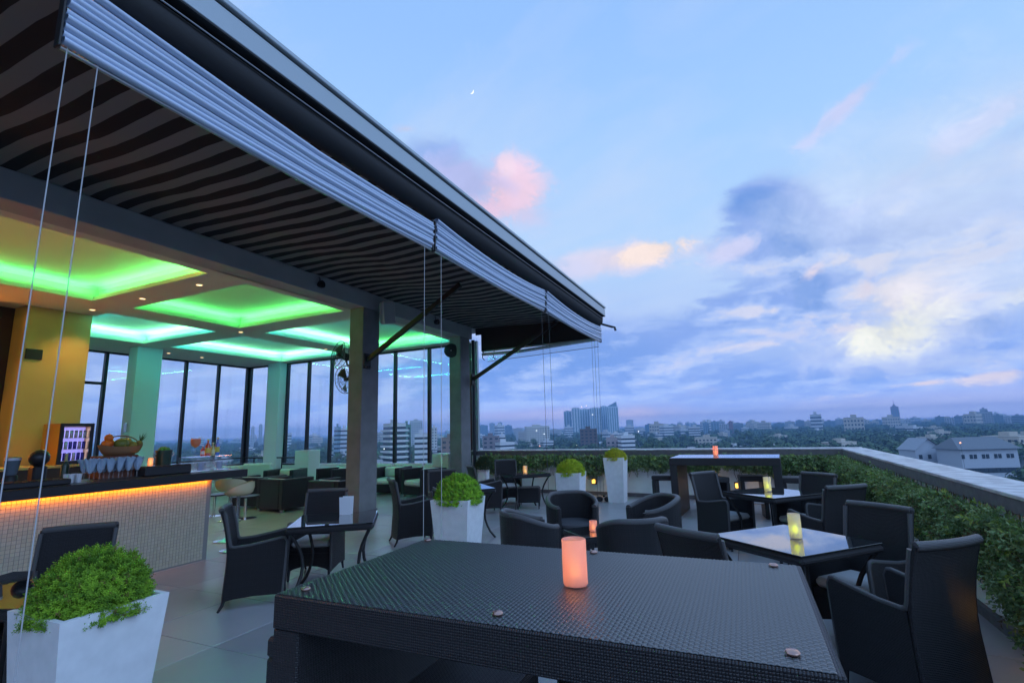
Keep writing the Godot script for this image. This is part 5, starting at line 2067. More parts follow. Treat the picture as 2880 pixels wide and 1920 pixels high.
# ------------------------------------------------------------------ fittings
func fittings() -> void:
	# loudspeaker on the column
	var sp := thing("loudspeaker", "white wedge loudspeaker tilted out from the column top", "loudspeaker", Vector3(-6.93, 4.24, -8.60), 0)
	sp.rotation = Vector3(deg_to_rad(8), deg_to_rad(-32), deg_to_rad(-8))
	var g := Geo.new()
	g.cb(Vector3(0, 0, 0), Vector3(0.24, 0.5, 0.28), 0.03)
	part(sp, "cabinet", g, M["white_plastic"])
	g = Geo.new()
	g.cb(Vector3(0.125, 0, 0), Vector3(0.014, 0.46, 0.24), 0.005)
	part(sp, "grille", g, mat("grille_grey", Color(0.36, 0.36, 0.37), 0.7))
	g = Geo.new()
	g.cb(Vector3(-0.15, 0, 0.0), Vector3(0.08, 0.12, 0.06), 0.01)
	part(sp, "bracket", g, M["black_metal"])
	# small flood lamps on the beam
	for s in [[-6.83, "small black flood lamp on the beam near the loudspeaker"], [-10.78, "small black flood lamp on the beam near the far column"]]:
		var t := thing("flood_lamp", s[1], "lamp", Vector3(-7.14, 4.46, s[0]))
		g = Geo.new()
		g.T = Transform3D(Basis(Vector3(0, 0, 1), -PI / 2), Vector3.ZERO)
		g.lathe(Vector3.ZERO, [Vector2(0, 0.001), Vector2(0.045, 0.001), Vector2(0.07, 0.05), Vector2(0.072, 0.10), Vector2(0.06, 0.105), Vector2(0.05, 0.08), Vector2(0, 0.08)], 18)
		part(t, "lamp_body", g, M["black_metal"])
		g = Geo.new()
		g.tube([Vector3(0.02, 0.05, 0), Vector3(0.03, 0.11, 0), Vector3(0.0, 0.15, 0)], 0.008, 6)
		part(t, "cable", g, M["black_metal"])
	# wall fans
	var fan := thing("wall_fan", "black wall fan tilted up beside the loudspeaker column", "fan", Vector3(-7.93, 3.36, -8.25), 0, "black wall fans on the column")
	var mk := func(o: Node3D) -> void:
		var gg := Geo.new()
		for rr in [[0.30, 0.05], [0.30, -0.05], [0.2, 0.075], [0.1, 0.09]]:
			var c := []
			for s in 33:
				var a := TAU * s / 32
				c.append(Vector3(rr[0] * cos(a), rr[0] * sin(a), rr[1]))
			gg.tube(c, 0.007 if rr[0] > 0.25 else 0.004, 5, false)
		for s in 20:
			var a := TAU * s / 20
			gg.tube([Vector3(0.04 * cos(a), 0.04 * sin(a), 0.095), Vector3(0.18 * cos(a), 0.18 * sin(a), 0.08), Vector3(0.3 * cos(a), 0.3 * sin(a), 0.05), Vector3(0.3 * cos(a), 0.3 * sin(a), -0.05), Vector3(0.06 * cos(a), 0.06 * sin(a), -0.09)], 0.0028, 4, false)
		part(o, "guard", gg, M["black_metal"])
		for s in 3:
			gg = Geo.new()
			var rows := []
			for i in 5:
				var rad := 0.05 + 0.21 * i / 4.0
				var row := []
				for j in 5:
					var a := TAU * s / 3 + (j / 4.0 - 0.5) * (0.7 + 0.25 * i / 4.0)
					row.append(Vector3(rad * cos(a), rad * sin(a), 0.035 * (j / 4.0 - 0.5) * 2.0))
				rows.append(row)
			gg.sheet(rows)
			part(o, "blade", gg, mat("fan_blade", Color(0.04, 0.06, 0.07), 0.3))
		gg = Geo.new()
		gg.T = Transform3D(Basis(Vector3.RIGHT, PI / 2), Vector3.ZERO)
		gg.lathe(Vector3.ZERO, [Vector2(0, -0.24), Vector2(0.06, -0.24), Vector2(0.085, -0.2), Vector2(0.085, -0.11), Vector2(0.04, -0.09), Vector2(0.04, 0.05), Vector2(0, 0.06)], 18)
		part(o, "motor", gg, M["black_metal"])
		gg = Geo.new()
		gg.tube([Vector3(0, -0.05, -0.17), Vector3(0.05, -0.18, -0.2), Vector3(0.3, -0.22, -0.16)], 0.02, 8)
		part(o, "bracket", gg, M["black_metal"])
	mk.call(fan)
	fan.rotation = Vector3(deg_to_rad(-12), deg_to_rad(-20), 0)
	var f2 := copy(fan, "wall_fan", Vector3(-7.76, 2.82, -8.3), 0, "black wall fan aimed outwards, lower of the two on the column")
	f2.rotation = Vector3(deg_to_rad(8), deg_to_rad(-5), deg_to_rad(10))
	var rs := thing("round_speaker", "round black loudspeaker under the beam at the far column", "loudspeaker", Vector3(-7.42, 3.9, -12.02), deg_to_rad(0))
	rs.rotation = Vector3(deg_to_rad(0), deg_to_rad(30), 0)
	g = Geo.new()
	g.T = Transform3D(Basis(Vector3.RIGHT, PI / 2), Vector3.ZERO)
	g.lathe(Vector3.ZERO, [Vector2(0, -0.05), Vector2(0.12, -0.05), Vector2(0.2, 0.0), Vector2(0.2, 0.03), Vector2(0.17, 0.045), Vector2(0, 0.05)], 26)
	part(rs, "housing", g, M["black_metal"])
	g = Geo.new()
	g.T = Transform3D(Basis(Vector3.RIGHT, PI / 2), Vector3.ZERO)
	g.lathe(Vector3(0, 0.05, 0), [Vector2(0.022, 0), Vector2(0.018, 0.012), Vector2(0, 0.014)], 12)
	part(rs, "hub", g, M["steel"])
	# lanterns on the parapets
	var walls := [[Vector3(-3.59, 0.28, -12.45), deg_to_rad(-6.08), "small box wall lamp glowing yellow on the end parapet by the planters"], [Vector3(-0.34, 0.27, -12.12), deg_to_rad(-6.08), "small box wall lamp glowing yellow under the high table"], [Vector3(1.60, 0.2, -4.35), -PI / 2, "box wall lamp glowing orange through the side climbing plant"]]
	for w in walls:
		var t := thing("wall_lamp", w[2], "lamp", w[0], w[1])
		g = Geo.new()
		g.cb(Vector3(0, 0.06, 0.0), Vector3(0.13, 0.15, 0.03), 0.006)
		part(t, "back_plate", g, M["black_metal"])
		g = Geo.new()
		g.cb(Vector3(0, 0.06, 0.045), Vector3(0.085, 0.1, 0.05), 0.01)
		part(t, "lamp_glass", g, mat("wall_lamp_glow", Color(0.8, 0.6, 0.3), 0.5, {"emit": Color(1.0, 0.55, 0.08), "energy": 2.0}))
		g = Geo.new()
		g.cb(Vector3(0, 0.125, 0.045), Vector3(0.1, 0.012, 0.07), 0.003)
		part(t, "hood", g, M["black_metal"])
		for sx in [-1, 1]:
			g = Geo.new()
			g.cb(Vector3(sx * 0.048, 0.06, 0.07), Vector3(0.008, 0.12, 0.008), 0.002)
			part(t, "cage_bar", g, M["black_metal"])
		var l := OmniLight3D.new()
		l.name = "wall_lamp_light"
		l.light_color = Color(1.0, 0.72, 0.30)
		l.light_energy = 0.06
		l.light_size = 0.03
		l.omni_range = 8
		l.omni_attenuation = 2
		l.shadow_enabled = true
		t.add_child(l)
		l.position = Vector3(0, 0.06, 0.045)
	# weights for the blind cords
	for k in 2:
		var t := thing("cord_weight", "black sandbag weight holding the blind cords at the end wall", "weight", Vector3(-3.22 + 0.17 * k, 0.001, -11.5 - 0.05 * k), 0.3 * k, "black weights under the blind cords")
		g = Geo.new()
		g.cb(Vector3(0, 0.05, 0), Vector3(0.14, 0.1, 0.12), 0.03)
		part(t, "bag", g, M["black_metal"])
		g = Geo.new()
		g.tube([Vector3(-0.04, 0.09, 0), Vector3(-0.02, 0.14, 0), Vector3(0.02, 0.14, 0), Vector3(0.04, 0.09, 0)], 0.007, 6)
		part(t, "loop", g, M["steel"])
	# moon
	var mp := at_distance(1326, 257, 3000.0)
	var mo := thing("moon_in_sky", "thin crescent moon in the clear upper sky", "moon", mp)
	g = Geo.new()
	var R := 15.0
	var back := -ray(1326, 257).normalized()
	var sx2 := Vector3.UP.cross(back).normalized()
	var sy2 := back.cross(sx2)
	g.T = Transform3D(Basis(sx2, sy2, back).rotated(back, deg_to_rad(-40)), Vector3.ZERO)
	for k in 16:
		var a0 := -PI / 2 + PI * k / 16
		var a1 := -PI / 2 + PI * (k + 1) / 16
		g.quad(Vector3(0.45 * R * cos(a0), R * sin(a0), 0), Vector3(R * cos(a0), R * sin(a0), 0), Vector3(R * cos(a1), R * sin(a1), 0), Vector3(0.45 * R * cos(a1), R * sin(a1), 0))
	part(mo, "lit_crescent", g, mat("moon_glow", Color(0.8, 0.8, 0.8), 0.9, {"emit": Color(1.0, 0.97, 0.85), "energy": 1.1}))

# ------------------------------------------------------------------ the city below and behind
const LOW := -30.0

func wall_mat(c: Color) -> StandardMaterial3D:
	return mat("city_wall_%d_%d_%d" % [int(c.r * 100), int(c.g * 100), int(c.b * 100)], c, 0.85)

# A building seen between two photo columns with its roof at a photo row, at a known distance.
func block(label: String, x0: float, x1: float, top: float, dist: float, deep: float, c: Color, style: String, turn := 0.0, rooms := 3.3) -> Node3D:
	var a := at_distance(x0, top, dist)
	var b := at_distance(x1, top, dist)
	var w := Vector2(a.x, a.z).distance_to(Vector2(b.x, b.z))
	var mid := (a + b) / 2
	var away := Vector3(mid.x, 0, mid.z).normalized()
	var h: float = mid.y - LOW
	var t := thing("city_building", label, "building", Vector3(mid.x, LOW, mid.z) + away * deep / 2, atan2(-away.x, -away.z) + deg_to_rad(turn))
	tower(t, w, h, deep, c, style, rooms)
	return t

func tower(t: Node3D, w: float, h: float, deep: float, c: Color, style: String, rooms := 3.3) -> void:
	var g := Geo.new()
	g.bx(-w / 2, w / 2, 0, h, -deep / 2, deep / 2)
	part(t, "wall", g, wall_mat(c))
	g = Geo.new()
	g.bx(-w / 2 - 0.15, w / 2 + 0.15, h, h + 0.5, -deep / 2 - 0.15, deep / 2 + 0.15)
	g.bx(-w * 0.18, w * 0.12, h + 0.5, h + 3.0, -deep * 0.2, deep * 0.2)
	part(t, "roof", g, wall_mat(c * 0.85))
	var dark := mat("city_glass", Color(0.035, 0.05, 0.065), 0.15)
	var floors := int(h / rooms)
	if style == "bands":
		g = Geo.new()
		g.bx(-w / 2 - 0.08, w / 2 + 0.08, 0, rooms * 0.42, -deep / 2 - 0.08, deep / 2 + 0.08)
		var m := g.mesh()
		for k in floors:
			part(t, "window_band", m, dark, Vector3(0, k * rooms + rooms * 0.35, 0))
	elif style == "grid":
		g = Geo.new()
		var n := maxi(2, int(w / 3.6))
		for k in n:
			var x := -w / 2 + w * (k + 0.5) / n
			g.box(Vector3(x, 0, 0), Vector3(w / n * 0.5, rooms * 0.45, deep + 0.2))
		var nd := maxi(2, int(deep / 3.6))
		for k in nd:
			var z := -deep / 2 + deep * (k + 0.5) / nd
			g.box(Vector3(0, 0, z), Vector3(w + 0.2, rooms * 0.45, deep / nd * 0.45))
		var m := g.mesh()
		for k in floors:
			part(t, "window_row", m, dark, Vector3(0, k * rooms + rooms * 0.55, 0))
	elif style == "strips":
		var n := maxi(3, int(w / 7.0))
		for k in n:
			g = Geo.new()
			g.box(Vector3(0, h / 2 - 1, 0), Vector3(w / n * 0.45, h - 4, deep + 0.5))
			part(t, "window_strip", g, mat("tower_glass", Color(0.13, 0.22, 0.27), 0.15), Vector3(-w / 2 + w * (k + 0.5) / n, 0, 0))
		g = Geo.new()
		g.bx(-w / 2 - 0.4, w / 2 + 0.4, 0, 0.5, -deep / 2 - 0.4, deep / 2 + 0.4)
		var m := g.mesh()
		for k in range(1, int(h / 12.0)):
			part(t, "floor_line", m, wall_mat(c), Vector3(0, k * 12.0, 0))
	elif style == "balconies":
		g = Geo.new()
		g.bx(-w / 2 - 1.4, w / 2 + 1.4, 0, 1.1, -deep / 2 - 1.4, deep / 2 + 1.4)
		var m := g.mesh()
		g = Geo.new()
		g.bx(-w / 2 - 0.06, w / 2 + 0.06, 0, 1.7, -deep / 2 - 0.06, deep / 2 + 0.06)
		var md := g.mesh()
		for k in floors:
			part(t, "balcony", m, wall_mat(c * 1.05), Vector3(0, k * rooms, 0))
			part(t, "window_band", md, dark, Vector3(0, k * rooms + 1.25, 0))

func house_kind(k: int) -> Node3D:
	var names := ["small white house with grey pitched roof among city trees", "small white house with red tiled roof among city trees", "flat roofed pale block of three floors among city trees", "low grey warehouse with pale metal roof among city trees", "cream apartment block of five floors among city trees", "white narrow office block of six floors among city trees"]
	var t := thing("city_house", names[k], "building", Vector3.ZERO, 0, ["grey roofed houses", "red roofed houses", "flat roofed blocks", "grey warehouses", "cream apartment blocks", "white office blocks"][k] + " in the city")
	var g := Geo.new()
	if k in [0, 1, 3]:
		var w: float = [14.0, 13.0, 0.0, 34.0][k]
		var d: float = [9.0, 9.5, 0.0, 18.0][k]
		var h: float = [6.5, 6.0, 0.0, 7.5][k]
		var rise: float = [3.2, 3.4, 0.0, 2.6][k]
		g.bx(-w / 2, w / 2, 0, h, -d / 2, d / 2)
		g.tri(Vector3(-w / 2, h, -d / 2), Vector3(-w / 2, h, d / 2), Vector3(-w / 2, h + rise, 0))
		g.tri(Vector3(w / 2, h, d / 2), Vector3(w / 2, h, -d / 2), Vector3(w / 2, h + rise, 0))
		part(t, "wall", g, wall_mat([Color(0.62, 0.62, 0.6), Color(0.6, 0.58, 0.52), Color(), Color(0.4, 0.42, 0.44)][k]))
		g = Geo.new()
		var e := 0.7
		for s in [-1.0, 1.0]:
			var q := [Vector3(-w / 2 - e, h - 0.3, s * (d / 2 + e)), Vector3(w / 2 + e, h - 0.3, s * (d / 2 + e)), Vector3(w / 2 + e, h + rise + 0.15, 0), Vector3(-w / 2 - e, h + rise + 0.15, 0)]
			if s < 0:
				q.reverse()
			g.quad(q[0], q[1], q[2], q[3])
		part(t, "roof", g, wall_mat([Color(0.2, 0.21, 0.22), Color(0.30, 0.10, 0.06), Color(), Color(0.45, 0.47, 0.5)][k]))
		for s in 4:
			g = Geo.new()
			g.box(Vector3(-w / 2 + w * (s + 0.5) / 4, h * 0.62, 0), Vector3(1.4, 1.5, d + 0.16))
			part(t, "window", g, mat("city_glass", Color(0.035, 0.05, 0.065), 0.15))
	else:
		var dim: Array = {2: [18.0, 11.0, 14.0, "bands"], 4: [22.0, 17.5, 15.0, "grid"], 5: [15.0, 21.0, 15.0, "bands"]}[k]
		tower(t, dim[0], dim[1], dim[2], [Color(), Color(), Color(0.52, 0.53, 0.54), Color(), Color(0.55, 0.5, 0.42), Color(0.6, 0.62, 0.64)][k], dim[3])
	return t

func crown_mesh(seed_: int, tall: float) -> ArrayMesh:
	var r := RandomNumberGenerator.new()
	r.seed = seed_
	var g := Geo.new()
	g.colored = true
	var lobes := []
	for k in 7:
		var a := k * 2.4
		lobes.append([Vector3(cos(a) * r.randf_range(1.0, 3.6), r.randf_range(5.0, 5.0 + tall), sin(a) * r.randf_range(1.0, 3.6)), r.randf_range(1.8, 3.0)])
	for k in 420:
		var lb: Array = lobes[k % 7]
		var d := Vector3(r.randfn(), r.randfn(), r.randfn()).normalized()
		var p: Vector3 = lb[0] + d * lb[1] * pow(r.randf(), 0.35) * Vector3(1, 0.8, 1)
		var n := (d + Vector3(r.randf() - 0.5, r.randf() * 0.8, r.randf() - 0.5)).normalized()
		var u := n.cross(Vector3(r.randf() - 0.5, r.randf() - 0.5, r.randf() - 0.5)).normalized()
		var v := n.cross(u)
		var s := r.randf_range(0.35, 0.85)
		var t := r.randf_range(0.65, 1.3)
		g.tint = Color(0.065 * t, 0.115 * t, 0.050 * t)
		var c := p
		var q0 := c + u * s
		var q1 := c + (u * 0.2 + v) * s
		var q2 := c - (u - v * 0.3) * s
		var q3 := c - (v + u * 0.1) * s * 0.8
		var nn := n
		var i := g.vert(q0, nn)
		g.vert(q1, nn)
		g.vert(q2, nn)
		g.vert(q3, nn)
		g.ix.append_array([i, i + 2, i + 1, i, i + 3, i + 2])
	return g.mesh()

func tree_kind(k: int) -> Node3D:
	var names := ["broad leafy tree in the city below the terrace", "tall narrow tree in the city below the terrace", "low spreading tree in the city below the terrace", "dense round tree in the city below the terrace"]
	var t := thing("city_tree", names[k], "tree", Vector3.ZERO, 0, names[k].split(" in the")[0] + "s in the city")
	var g := Geo.new()
	g.tube([Vector3(0, -0.3, 0), Vector3(0.1, 3.0, 0.05), Vector3(0.0, 5.5, 0.1), Vector3(0.2, 8.0, 0)], [0.42, 0.32, 0.24, 0.08], 7)
	for s in 5:
		var a := s * 2.4
		g.tube([Vector3(0, 3.6 + 0.5 * s, 0), Vector3(cos(a) * 1.4, 5.2 + 0.5 * s, sin(a) * 1.4), Vector3(cos(a) * 2.6, 6.4 + 0.4 * s, sin(a) * 2.6)], [0.16, 0.11, 0.04], 5)
	part(t, "trunk", g, M["stem"])
	part(t, "crown", crown_mesh(300 + k, [4.5, 7.5, 2.6, 4.0][k]), M["city_foliage"])
	return t

func city() -> void:
	var pale := Color(0.55, 0.57, 0.58)
	# the tower group behind the terrace
	var tw := [[1585.0, 1607.0, 1156.0, 1720.0], [1607.0, 1630.0, 1147.0, 1690.0], [1630.0, 1658.0, 1150.0, 1710.0], [1658.0, 1690.0, 1147.0, 1680.0], [1689.0, 1707.0, 1142.0, 1730.0]]
	var tn := ["slim glass wing at the tower group's left end", "pale stepped slab second in the tower group", "broad slab with roof huts in the tower group's middle", "striped residential slab beside the tower group's tall end", "narrow link slab before the tower group's crowned tower"]
	for k in tw.size():
		block(tn[k], tw[k][0], tw[k][1], tw[k][2], tw[k][3], 34, [Color(0.42, 0.52, 0.58), Color(0.62, 0.66, 0.64), Color(0.54, 0.63, 0.67), Color(0.57, 0.65, 0.69), Color(0.50, 0.60, 0.66)][k], "strips")
	var crown := block("tallest residential tower with slanted glass crown in the tower group", 1706, 1738, 1143, 1660, 36, Color(0.57, 0.67, 0.70), "strips")
	var cg := Geo.new()
	var bb: AABB = (crown.get_node("wall") as MeshInstance3D).mesh.get_aabb()
	var hh := bb.size.y
	var cw := bb.size.x / 2
	cg.hexa([Vector3(-cw, hh, 14), Vector3(cw * 0.8, hh, 14), Vector3(cw * 0.8, hh, -14), Vector3(-cw, hh, -14)], [Vector3(-cw * 0.1, hh + 8, 12), Vector3(cw * 0.8, hh + 16, 12), Vector3(cw * 0.8, hh + 16, -12), Vector3(-cw * 0.1, hh + 8, -12)])
	part(crown, "glass_crown", cg, mat("tower_glass", Color(0.13, 0.22, 0.27), 0.15))
	block("dark brown windowless block in front of the tower group", 1631, 1679, 1207, 520, 30, Color(0.13, 0.10, 0.09), "grid")
	block("white four floor office with ribbon windows right of the brown block", 1741, 1780, 1226, 430, 16, Color(0.66, 0.69, 0.72), "bands", 12)
	block("dull pink low block between brown block and white office", 1705, 1742, 1232, 450, 18, Color(0.40, 0.33, 0.33), "grid")
	block("pale apartment slab with rows of windows and roof huts", 1477, 1543, 1199, 720, 22, Color(0.56, 0.56, 0.52), "grid", 8, 3.1)
	block("brown grey block with cluttered white roof beside the far column", 1357, 1404, 1228, 430, 24, Color(0.22, 0.19, 0.2), "grid")
	block("slim white block standing next to the cluttered roof", 1404, 1421, 1227, 440, 16, Color(0.6, 0.62, 0.66), "bands")
	block("small pale tower with round top beyond the tower group", 1761, 1781, 1181, 2050, 24, Color(0.55, 0.58, 0.62), "grid")
	block("deep blue glass block right of the small pale tower", 1814, 1838, 1194, 1300, 30, Color(0.10, 0.2, 0.32), "strips")
	block("long low block with roof dome right of the blue glass block", 1838, 1866, 1199, 1400, 30, pale, "bands")
	block("square blue grey block on the skyline above the white office", 1881, 1901, 1193, 1500, 26, Color(0.28, 0.36, 0.42), "grid")
	block("blue slab on the skyline right of the terrace candles", 1977, 1994, 1189, 1250, 26, Color(0.2, 0.32, 0.42), "grid")
	block("taller blue slab on the skyline over the high table", 1999, 2022, 1186, 1200, 26, Color(0.2, 0.3, 0.4), "strips")
	block("reddish block with small roof tower on the skyline", 2049, 2061, 1185, 1400, 22, Color(0.32, 0.16, 0.15), "grid")
	block("dark slab topping the skyline above the parapet corner", 2288, 2311, 1173, 1500, 26, Color(0.16, 0.26, 0.34), "strips")
	var sk := [[2024, 2046, 1193, 1300], [2062, 2090, 1190, 1500], [2096, 2120, 1194, 1400], [2176, 2206, 1190, 1600], [2208, 2236, 1185, 1550], [2238, 2262, 1182, 1650], [2262, 2288, 1184, 1500], [2318, 2350, 1184, 1700], [2350, 2384, 1180, 1750], [2392, 2420, 1183, 1650], [2420, 2438, 1179, 1600], [2456, 2480, 1181, 1800], [2546, 2562, 1179, 1500], [2566, 2590, 1184, 1700], [2590, 2620, 1181, 1800], [2630, 2656, 1172, 1500], [2656, 2684, 1175, 1450], [2684, 2706, 1170, 1600], [2706, 2738, 1168, 1400], [2794, 2822, 1168, 1350], [2826, 2850, 1173, 1500], [2846, 2880, 1168, 1400], [1912, 1938, 1197, 1700], [1944, 1970, 1195, 1600], [1786, 1812, 1204, 1500], [1420, 1440, 1196, 1900], [1445, 1470, 1204, 1700], [1344, 1372, 1196, 2000], [1376, 1392, 1190, 2200], [1402, 1412, 1188, 2300], [1545, 1580, 1208, 1700]]
	for k in sk.size():
		var s: Array = sk[k]
		var kind := k % 4
		var o := block(["pale grey block on the hazy skyline", "blue grey slab on the hazy skyline", "cream block on the hazy skyline", "dark glass block on the hazy skyline"][kind], s[0], s[1], s[2], s[3], 28, [Color(0.42, 0.45, 0.48), Color(0.26, 0.33, 0.4), Color(0.5, 0.47, 0.42), Color(0.16, 0.22, 0.28)][kind], ["grid", "bands", "grid", "strips"][kind])
		o.set_meta("group", "blocks on the hazy skyline")
	# tower with spire far right
	var st := block("reddish tower with pointed spire alone on the skyline", 2505, 2529, 1150, 2500, 40, Color(0.26, 0.17, 0.17), "strips")
	var h: float = (st.get_node("wall") as MeshInstance3D).mesh.get_aabb().size.y
	var g := Geo.new()
	g.bx(-13, 13, h, h + 10, -13, 13)
	g.lathe(Vector3(0, h + 10, 0), [Vector2(8, 0), Vector2(1.2, 9), Vector2(0.6, 26)], 10)
	part(st, "spire", g, wall_mat(Color(0.26, 0.17, 0.17)))
	block("wide podium building under the reddish spire tower", 2491, 2538, 1180, 2400, 50, Color(0.26, 0.28, 0.34), "bands")
	block("stepped hospital like block crowning the right skyline", 2742, 2792, 1158, 1350, 40, Color(0.34, 0.38, 0.42), "grid")
	block("upper cube on the stepped block of the right skyline", 2756, 2778, 1150, 1365, 24, Color(0.3, 0.35, 0.4), "bands")
	# the long white hall below the side parapet
	var hall := thing("long_hall", "long white hall with grey roof and small square windows below the parapet", "building", Vector3.ZERO)
	var a := at_distance(2700, 1262, 250.0)
	var b := at_distance(2862, 1262, 262.0)
	var mid := (a + b) / 2
	hall.position = Vector3(mid.x, LOW, mid.z)
	hall.rotation.y = atan2(-(b.z - a.z), b.x - a.x)
	var w := Vector2(a.x - b.x, a.z - b.z).length()
	var top := mid.y - LOW
	g = Geo.new()
	g.bx(-w / 2, w / 2, 0, top, -12, 0)
	part(hall, "wall", g, wall_mat(Color(0.42, 0.47, 0.54)))
	g = Geo.new()
	g.hexa([Vector3(-w / 2 - 1, top, 1), Vector3(w / 2 + 1, top, 1), Vector3(w / 2 + 1, top, -13), Vector3(-w / 2 - 1, top, -13)], [Vector3(-w / 2 + 2, top + 4.2, -5.9), Vector3(w / 2 - 2, top + 4.2, -5.9), Vector3(w / 2 - 2, top + 4.2, -6.1), Vector3(-w / 2 + 2, top + 4.2, -6.1)])
	part(hall, "roof", g, wall_mat(Color(0.16, 0.18, 0.2)))
	for r in 2:
		for k in 14:
			if r == 0 and k % 3 == 1:
				continue
			g = Geo.new()
			g.box(Vector3(-w / 2 + w * (k + 0.5) / 14, top - 2.6 - 5.0 * r, 0), Vector3(1.0 if r == 0 else 1.3, 1.5 if r == 0 else 1.7, 0.3))
			part(hall, "window", g, mat("city_glass", Color(0.035, 0.05, 0.065), 0.15))
	var gable := thing("gabled_house", "white gabled house with porch roofs beside the long hall", "building", Vector3.ZERO)
	a = at_distance(2612, 1262, 262.0)
	gable.position = Vector3(a.x, LOW, a.z)
	gable.rotation.y = hall.rotation.y
	top = a.y - LOW
	for part_ in [[-5.0, 5.0, 0.0], [5.0, 14.0, -3.0]]:
		g = Geo.new()
		g.bx(part_[0], part_[1], 0, top + part_[2], -10, 0)
		var mx: float = (part_[0] + part_[1]) / 2
		g.tri(Vector3(part_[0], top + part_[2], 0), Vector3(part_[1], top + part_[2], 0), Vector3(mx, top + part_[2] + 4, 0))
		part(gable, "wall", g, wall_mat(Color(0.42, 0.47, 0.54)))
		g = Geo.new()
		g.quad(Vector3(part_[0] - 0.6, top + part_[2] - 0.4, 0.8), Vector3(mx, top + part_[2] + 4.2, 0.8), Vector3(mx, top + part_[2] + 4.2, -10.5), Vector3(part_[0] - 0.6, top + part_[2] - 0.4, -10.5))
		g.quad(Vector3(mx, top + part_[2] + 4.2, 0.8), Vector3(part_[1] + 0.6, top + part_[2] - 0.4, 0.8), Vector3(part_[1] + 0.6, top + part_[2] - 0.4, -10.5), Vector3(mx, top + part_[2] + 4.2, -10.5))
		part(gable, "roof", g, wall_mat(Color(0.3, 0.33, 0.37)))
		for k in 3:
			g = Geo.new()
			g.box(Vector3(lerpf(part_[0], part_[1], (k + 0.5) / 3), top + part_[2] - 3, 0), Vector3(1.2, 1.6, 0.3))
			part(gable, "window", g, mat("city_glass", Color(0.035, 0.05, 0.065), 0.15))
	# seen through the bar windows
	block("white apartment block with stacked balconies behind the side windows", 1088, 1130, 1192, 330, 16, Color(0.6, 0.62, 0.62), "balconies", 20)
	block("green netted block under construction behind the side windows", 1132, 1156, 1196, 345, 18, Color(0.13, 0.26, 0.24), "grid")
	block("hazy tall tower beyond the balcony block", 1152, 1188, 1183, 900, 26, Color(0.5, 0.53, 0.56), "grid")
	block("white office with many floors near the far column", 1166, 1204, 1220, 330, 18, Color(0.62, 0.65, 0.68), "bands")
	block("slim white slab near the far column", 1213, 1229, 1203, 600, 16, Color(0.6, 0.6, 0.58), "grid")
	block("brown brick block just left of the far column", 1240, 1294, 1232, 340, 24, Color(0.26, 0.17, 0.14), "grid")
	block("blue grey tower behind the loudspeaker column's window", 940, 958, 1202, 420, 18, Color(0.2, 0.32, 0.42), "bands")
	block("white high block left of the loudspeaker column", 958, 976, 1206, 430, 18, Color(0.55, 0.6, 0.66), "bands")
	block("slender hazy twin tower in the inner corner window", 706, 716, 1200, 1200, 22, Color(0.4, 0.46, 0.52), "grid")
	block("taller hazy twin tower in the inner corner window", 728, 738, 1194, 1200, 22, Color(0.3, 0.4, 0.46), "grid")
	block("pale block behind the white corner pillar", 744, 765, 1222, 500, 18, Color(0.5, 0.55, 0.6), "grid")
	# houses
	var kinds := []
	for k in 6:
		kinds.append(house_kind(k))
	var spots := []
	for k in 330:
		var az := deg_to_rad(rng.randf_range(-58.0, 25.0))
		var d := 320.0 + 1000.0 * pow(rng.randf(), 1.1)
		if k >= 190:
			d = 1000.0 + 1900.0 * rng.randf()
		spots.append(Vector3(sin(az) * d, LOW, -cos(az) * d))
	for k in spots.size():
		var kind: int = [0, 1, 2, 3, 0, 4, 2, 5, 0, 1][k % 10] if k < 190 else [4, 5, 2][k % 3]
		var o: Node3D = kinds[kind]
		if k >= 10 or taken.get("used_%d" % kind, 0):
			o = copy(o, "city_house", spots[k], rng.randf() * TAU)
		else:
			o.position = spots[k]
			o.rotation.y = rng.randf() * TAU
		taken["used_%d" % kind] = 1
		o.scale = Vector3.ONE * rng.randf_range(0.7, 1.1)
		if k >= 190:
			o.scale = Vector3(1.3, rng.randf_range(1.3, 2.1), 1.3)
	# trees
	var trees := []
	for k in 4:
		trees.append(tree_kind(k))
	for k in 290:
		var az := deg_to_rad(rng.randf_range(-58.0, 25.0))
		if k % 2 == 0:
			az = deg_to_rad(rng.randf_range(4.0, 25.5))
		var d := 230.0 + 720.0 * pow(rng.randf(), 1.1)
		if rad_to_deg(az) > 19.0 and k % 4 == 0:
			d = rng.randf_range(150, 260)
		var p := Vector3(sin(az) * d, LOW, -cos(az) * d)
		var o: Node3D = trees[k % 4]
		if k < 4:
			o.position = p
		else:
			o = copy(o, "city_tree", p, rng.randf() * TAU)
		o.scale = Vector3.ONE * rng.randf_range(1.0, 1.75)
		if d < 270:
			o.scale *= 0.8
	# the far wood as one mass
	var mm := MultiMesh.new()
	mm.transform_format = MultiMesh.TRANSFORM_3D
	mm.use_colors = true
	mm.mesh = crown_mesh(333, 4.0)
	mm.instance_count = 3600
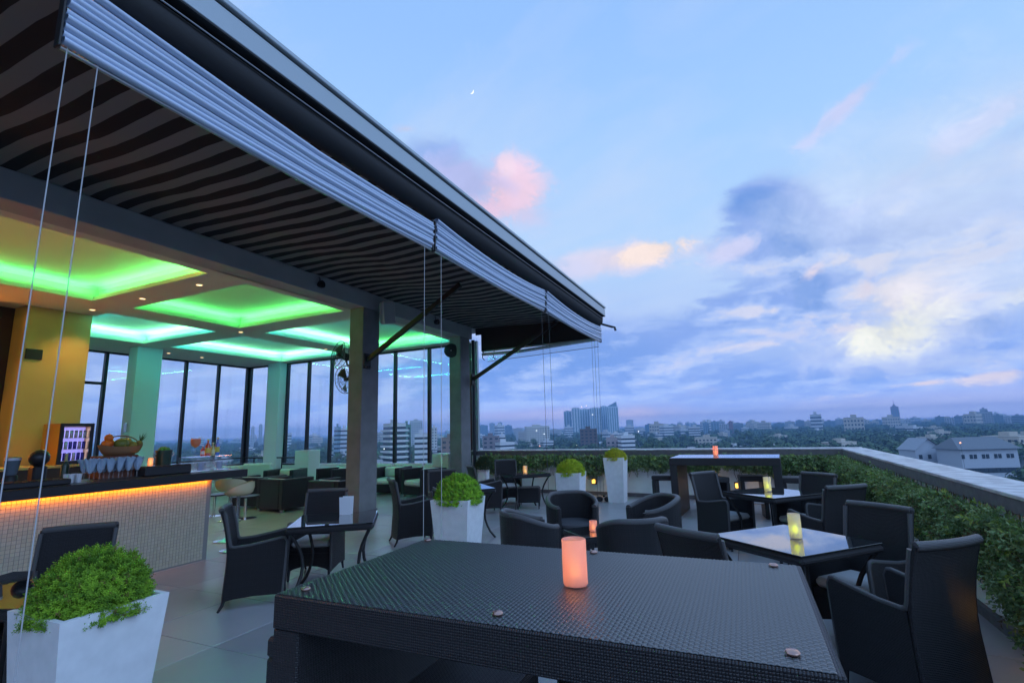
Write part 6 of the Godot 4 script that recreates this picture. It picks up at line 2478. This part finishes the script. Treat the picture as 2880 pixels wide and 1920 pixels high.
	for k in 3600:
		var az := deg_to_rad(rng.randf_range(-60.0, 26.0))
		if k % 3 == 0:
			az = deg_to_rad(rng.randf_range(0.0, 26.0))
		var d := 420.0 + 2400.0 * pow(rng.randf(), 1.25)
		var s := rng.randf_range(1.0, 1.7) * (1.0 + d / 4000.0)
		mm.set_instance_transform(k, Transform3D(Basis(Vector3.UP, rng.randf() * TAU).scaled(Vector3.ONE * s), Vector3(sin(az) * d, LOW - 3.0, -cos(az) * d)))
		var t := rng.randf_range(0.75, 1.25)
		mm.set_instance_color(k, Color(t, t, t * rng.randf_range(0.9, 1.05)))
	var wood := MultiMeshInstance3D.new()
	wood.name = "distant_wood"
	wood.multimesh = mm
	wood.material_override = M["city_foliage"]
	wood.set_meta("kind", "stuff")
	tag(wood, "hazy green mass of trees filling the city to the horizon", "trees")
	add_child(wood)
	# small lights in the city
	var lamps := [[1636, 1144, 1680, 0.9, 0.55, 0.5, "red roof beacon on the tower group"], [1649, 1141, 1680, 0.9, 0.6, 0.55, "red roof beacon beside the tower group's huts"], [1667, 1166, 1670, 1, 0.95, 0.8, "white lit flat high in the tower group"], [1796, 1213, 1200, 1, 1, 0.95, "bright white floodlight right of the white office"], [1622, 1252, 480, 1, 1, 0.9, "white street light left of the brown block"], [1610, 1250, 480, 1, 0.12, 0.06, "red signal light left of the brown block"], [1518, 1254, 480, 1, 0.3, 0.1, "orange shop light below the apartment slab"], [2702, 1245, 230, 1, 0.35, 0.08, "orange street light over the long hall's roof"], [1509, 1211, 700, 1, 1, 0.9, "white lit window upper row of the apartment slab"], [1530, 1220, 700, 1, 1, 0.9, "white lit window at the apartment slab's right edge"], [1080, 1262, 310, 1, 1, 0.9, "white street light below the balcony block"]]
	for s in lamps:
		var p := at_distance(s[0], s[1], s[2])
		var t := thing("city_lamp", s[6], "lamp", p)
		var r: float = s[2] * 0.0011
		g = Geo.new()
		var pr := []
		for k in 7:
			var an := -PI / 2 + PI * k / 6
			pr.append(Vector2(r * cos(an) + 0.0001, r * sin(an)))
		g.lathe(Vector3.ZERO, pr, 10)
		part(t, "lamp_globe", g, mat("city_lamp_%d" % int(s[4] * 100 + s[5] * 1000), Color(0.8, 0.8, 0.8), 0.5, {"emit": Color(s[3], s[4], s[5]), "energy": 2.2}))
		g = Geo.new()
		g.tube([Vector3(0, -r, 0), Vector3(0, LOW - p.y, 0)] if s[2] < 490 else [Vector3(0, -r, 0), Vector3(0, -3.0 * r, 0)], r * 0.15, 5)
		part(t, "lamp_post", g, M["black_metal"])
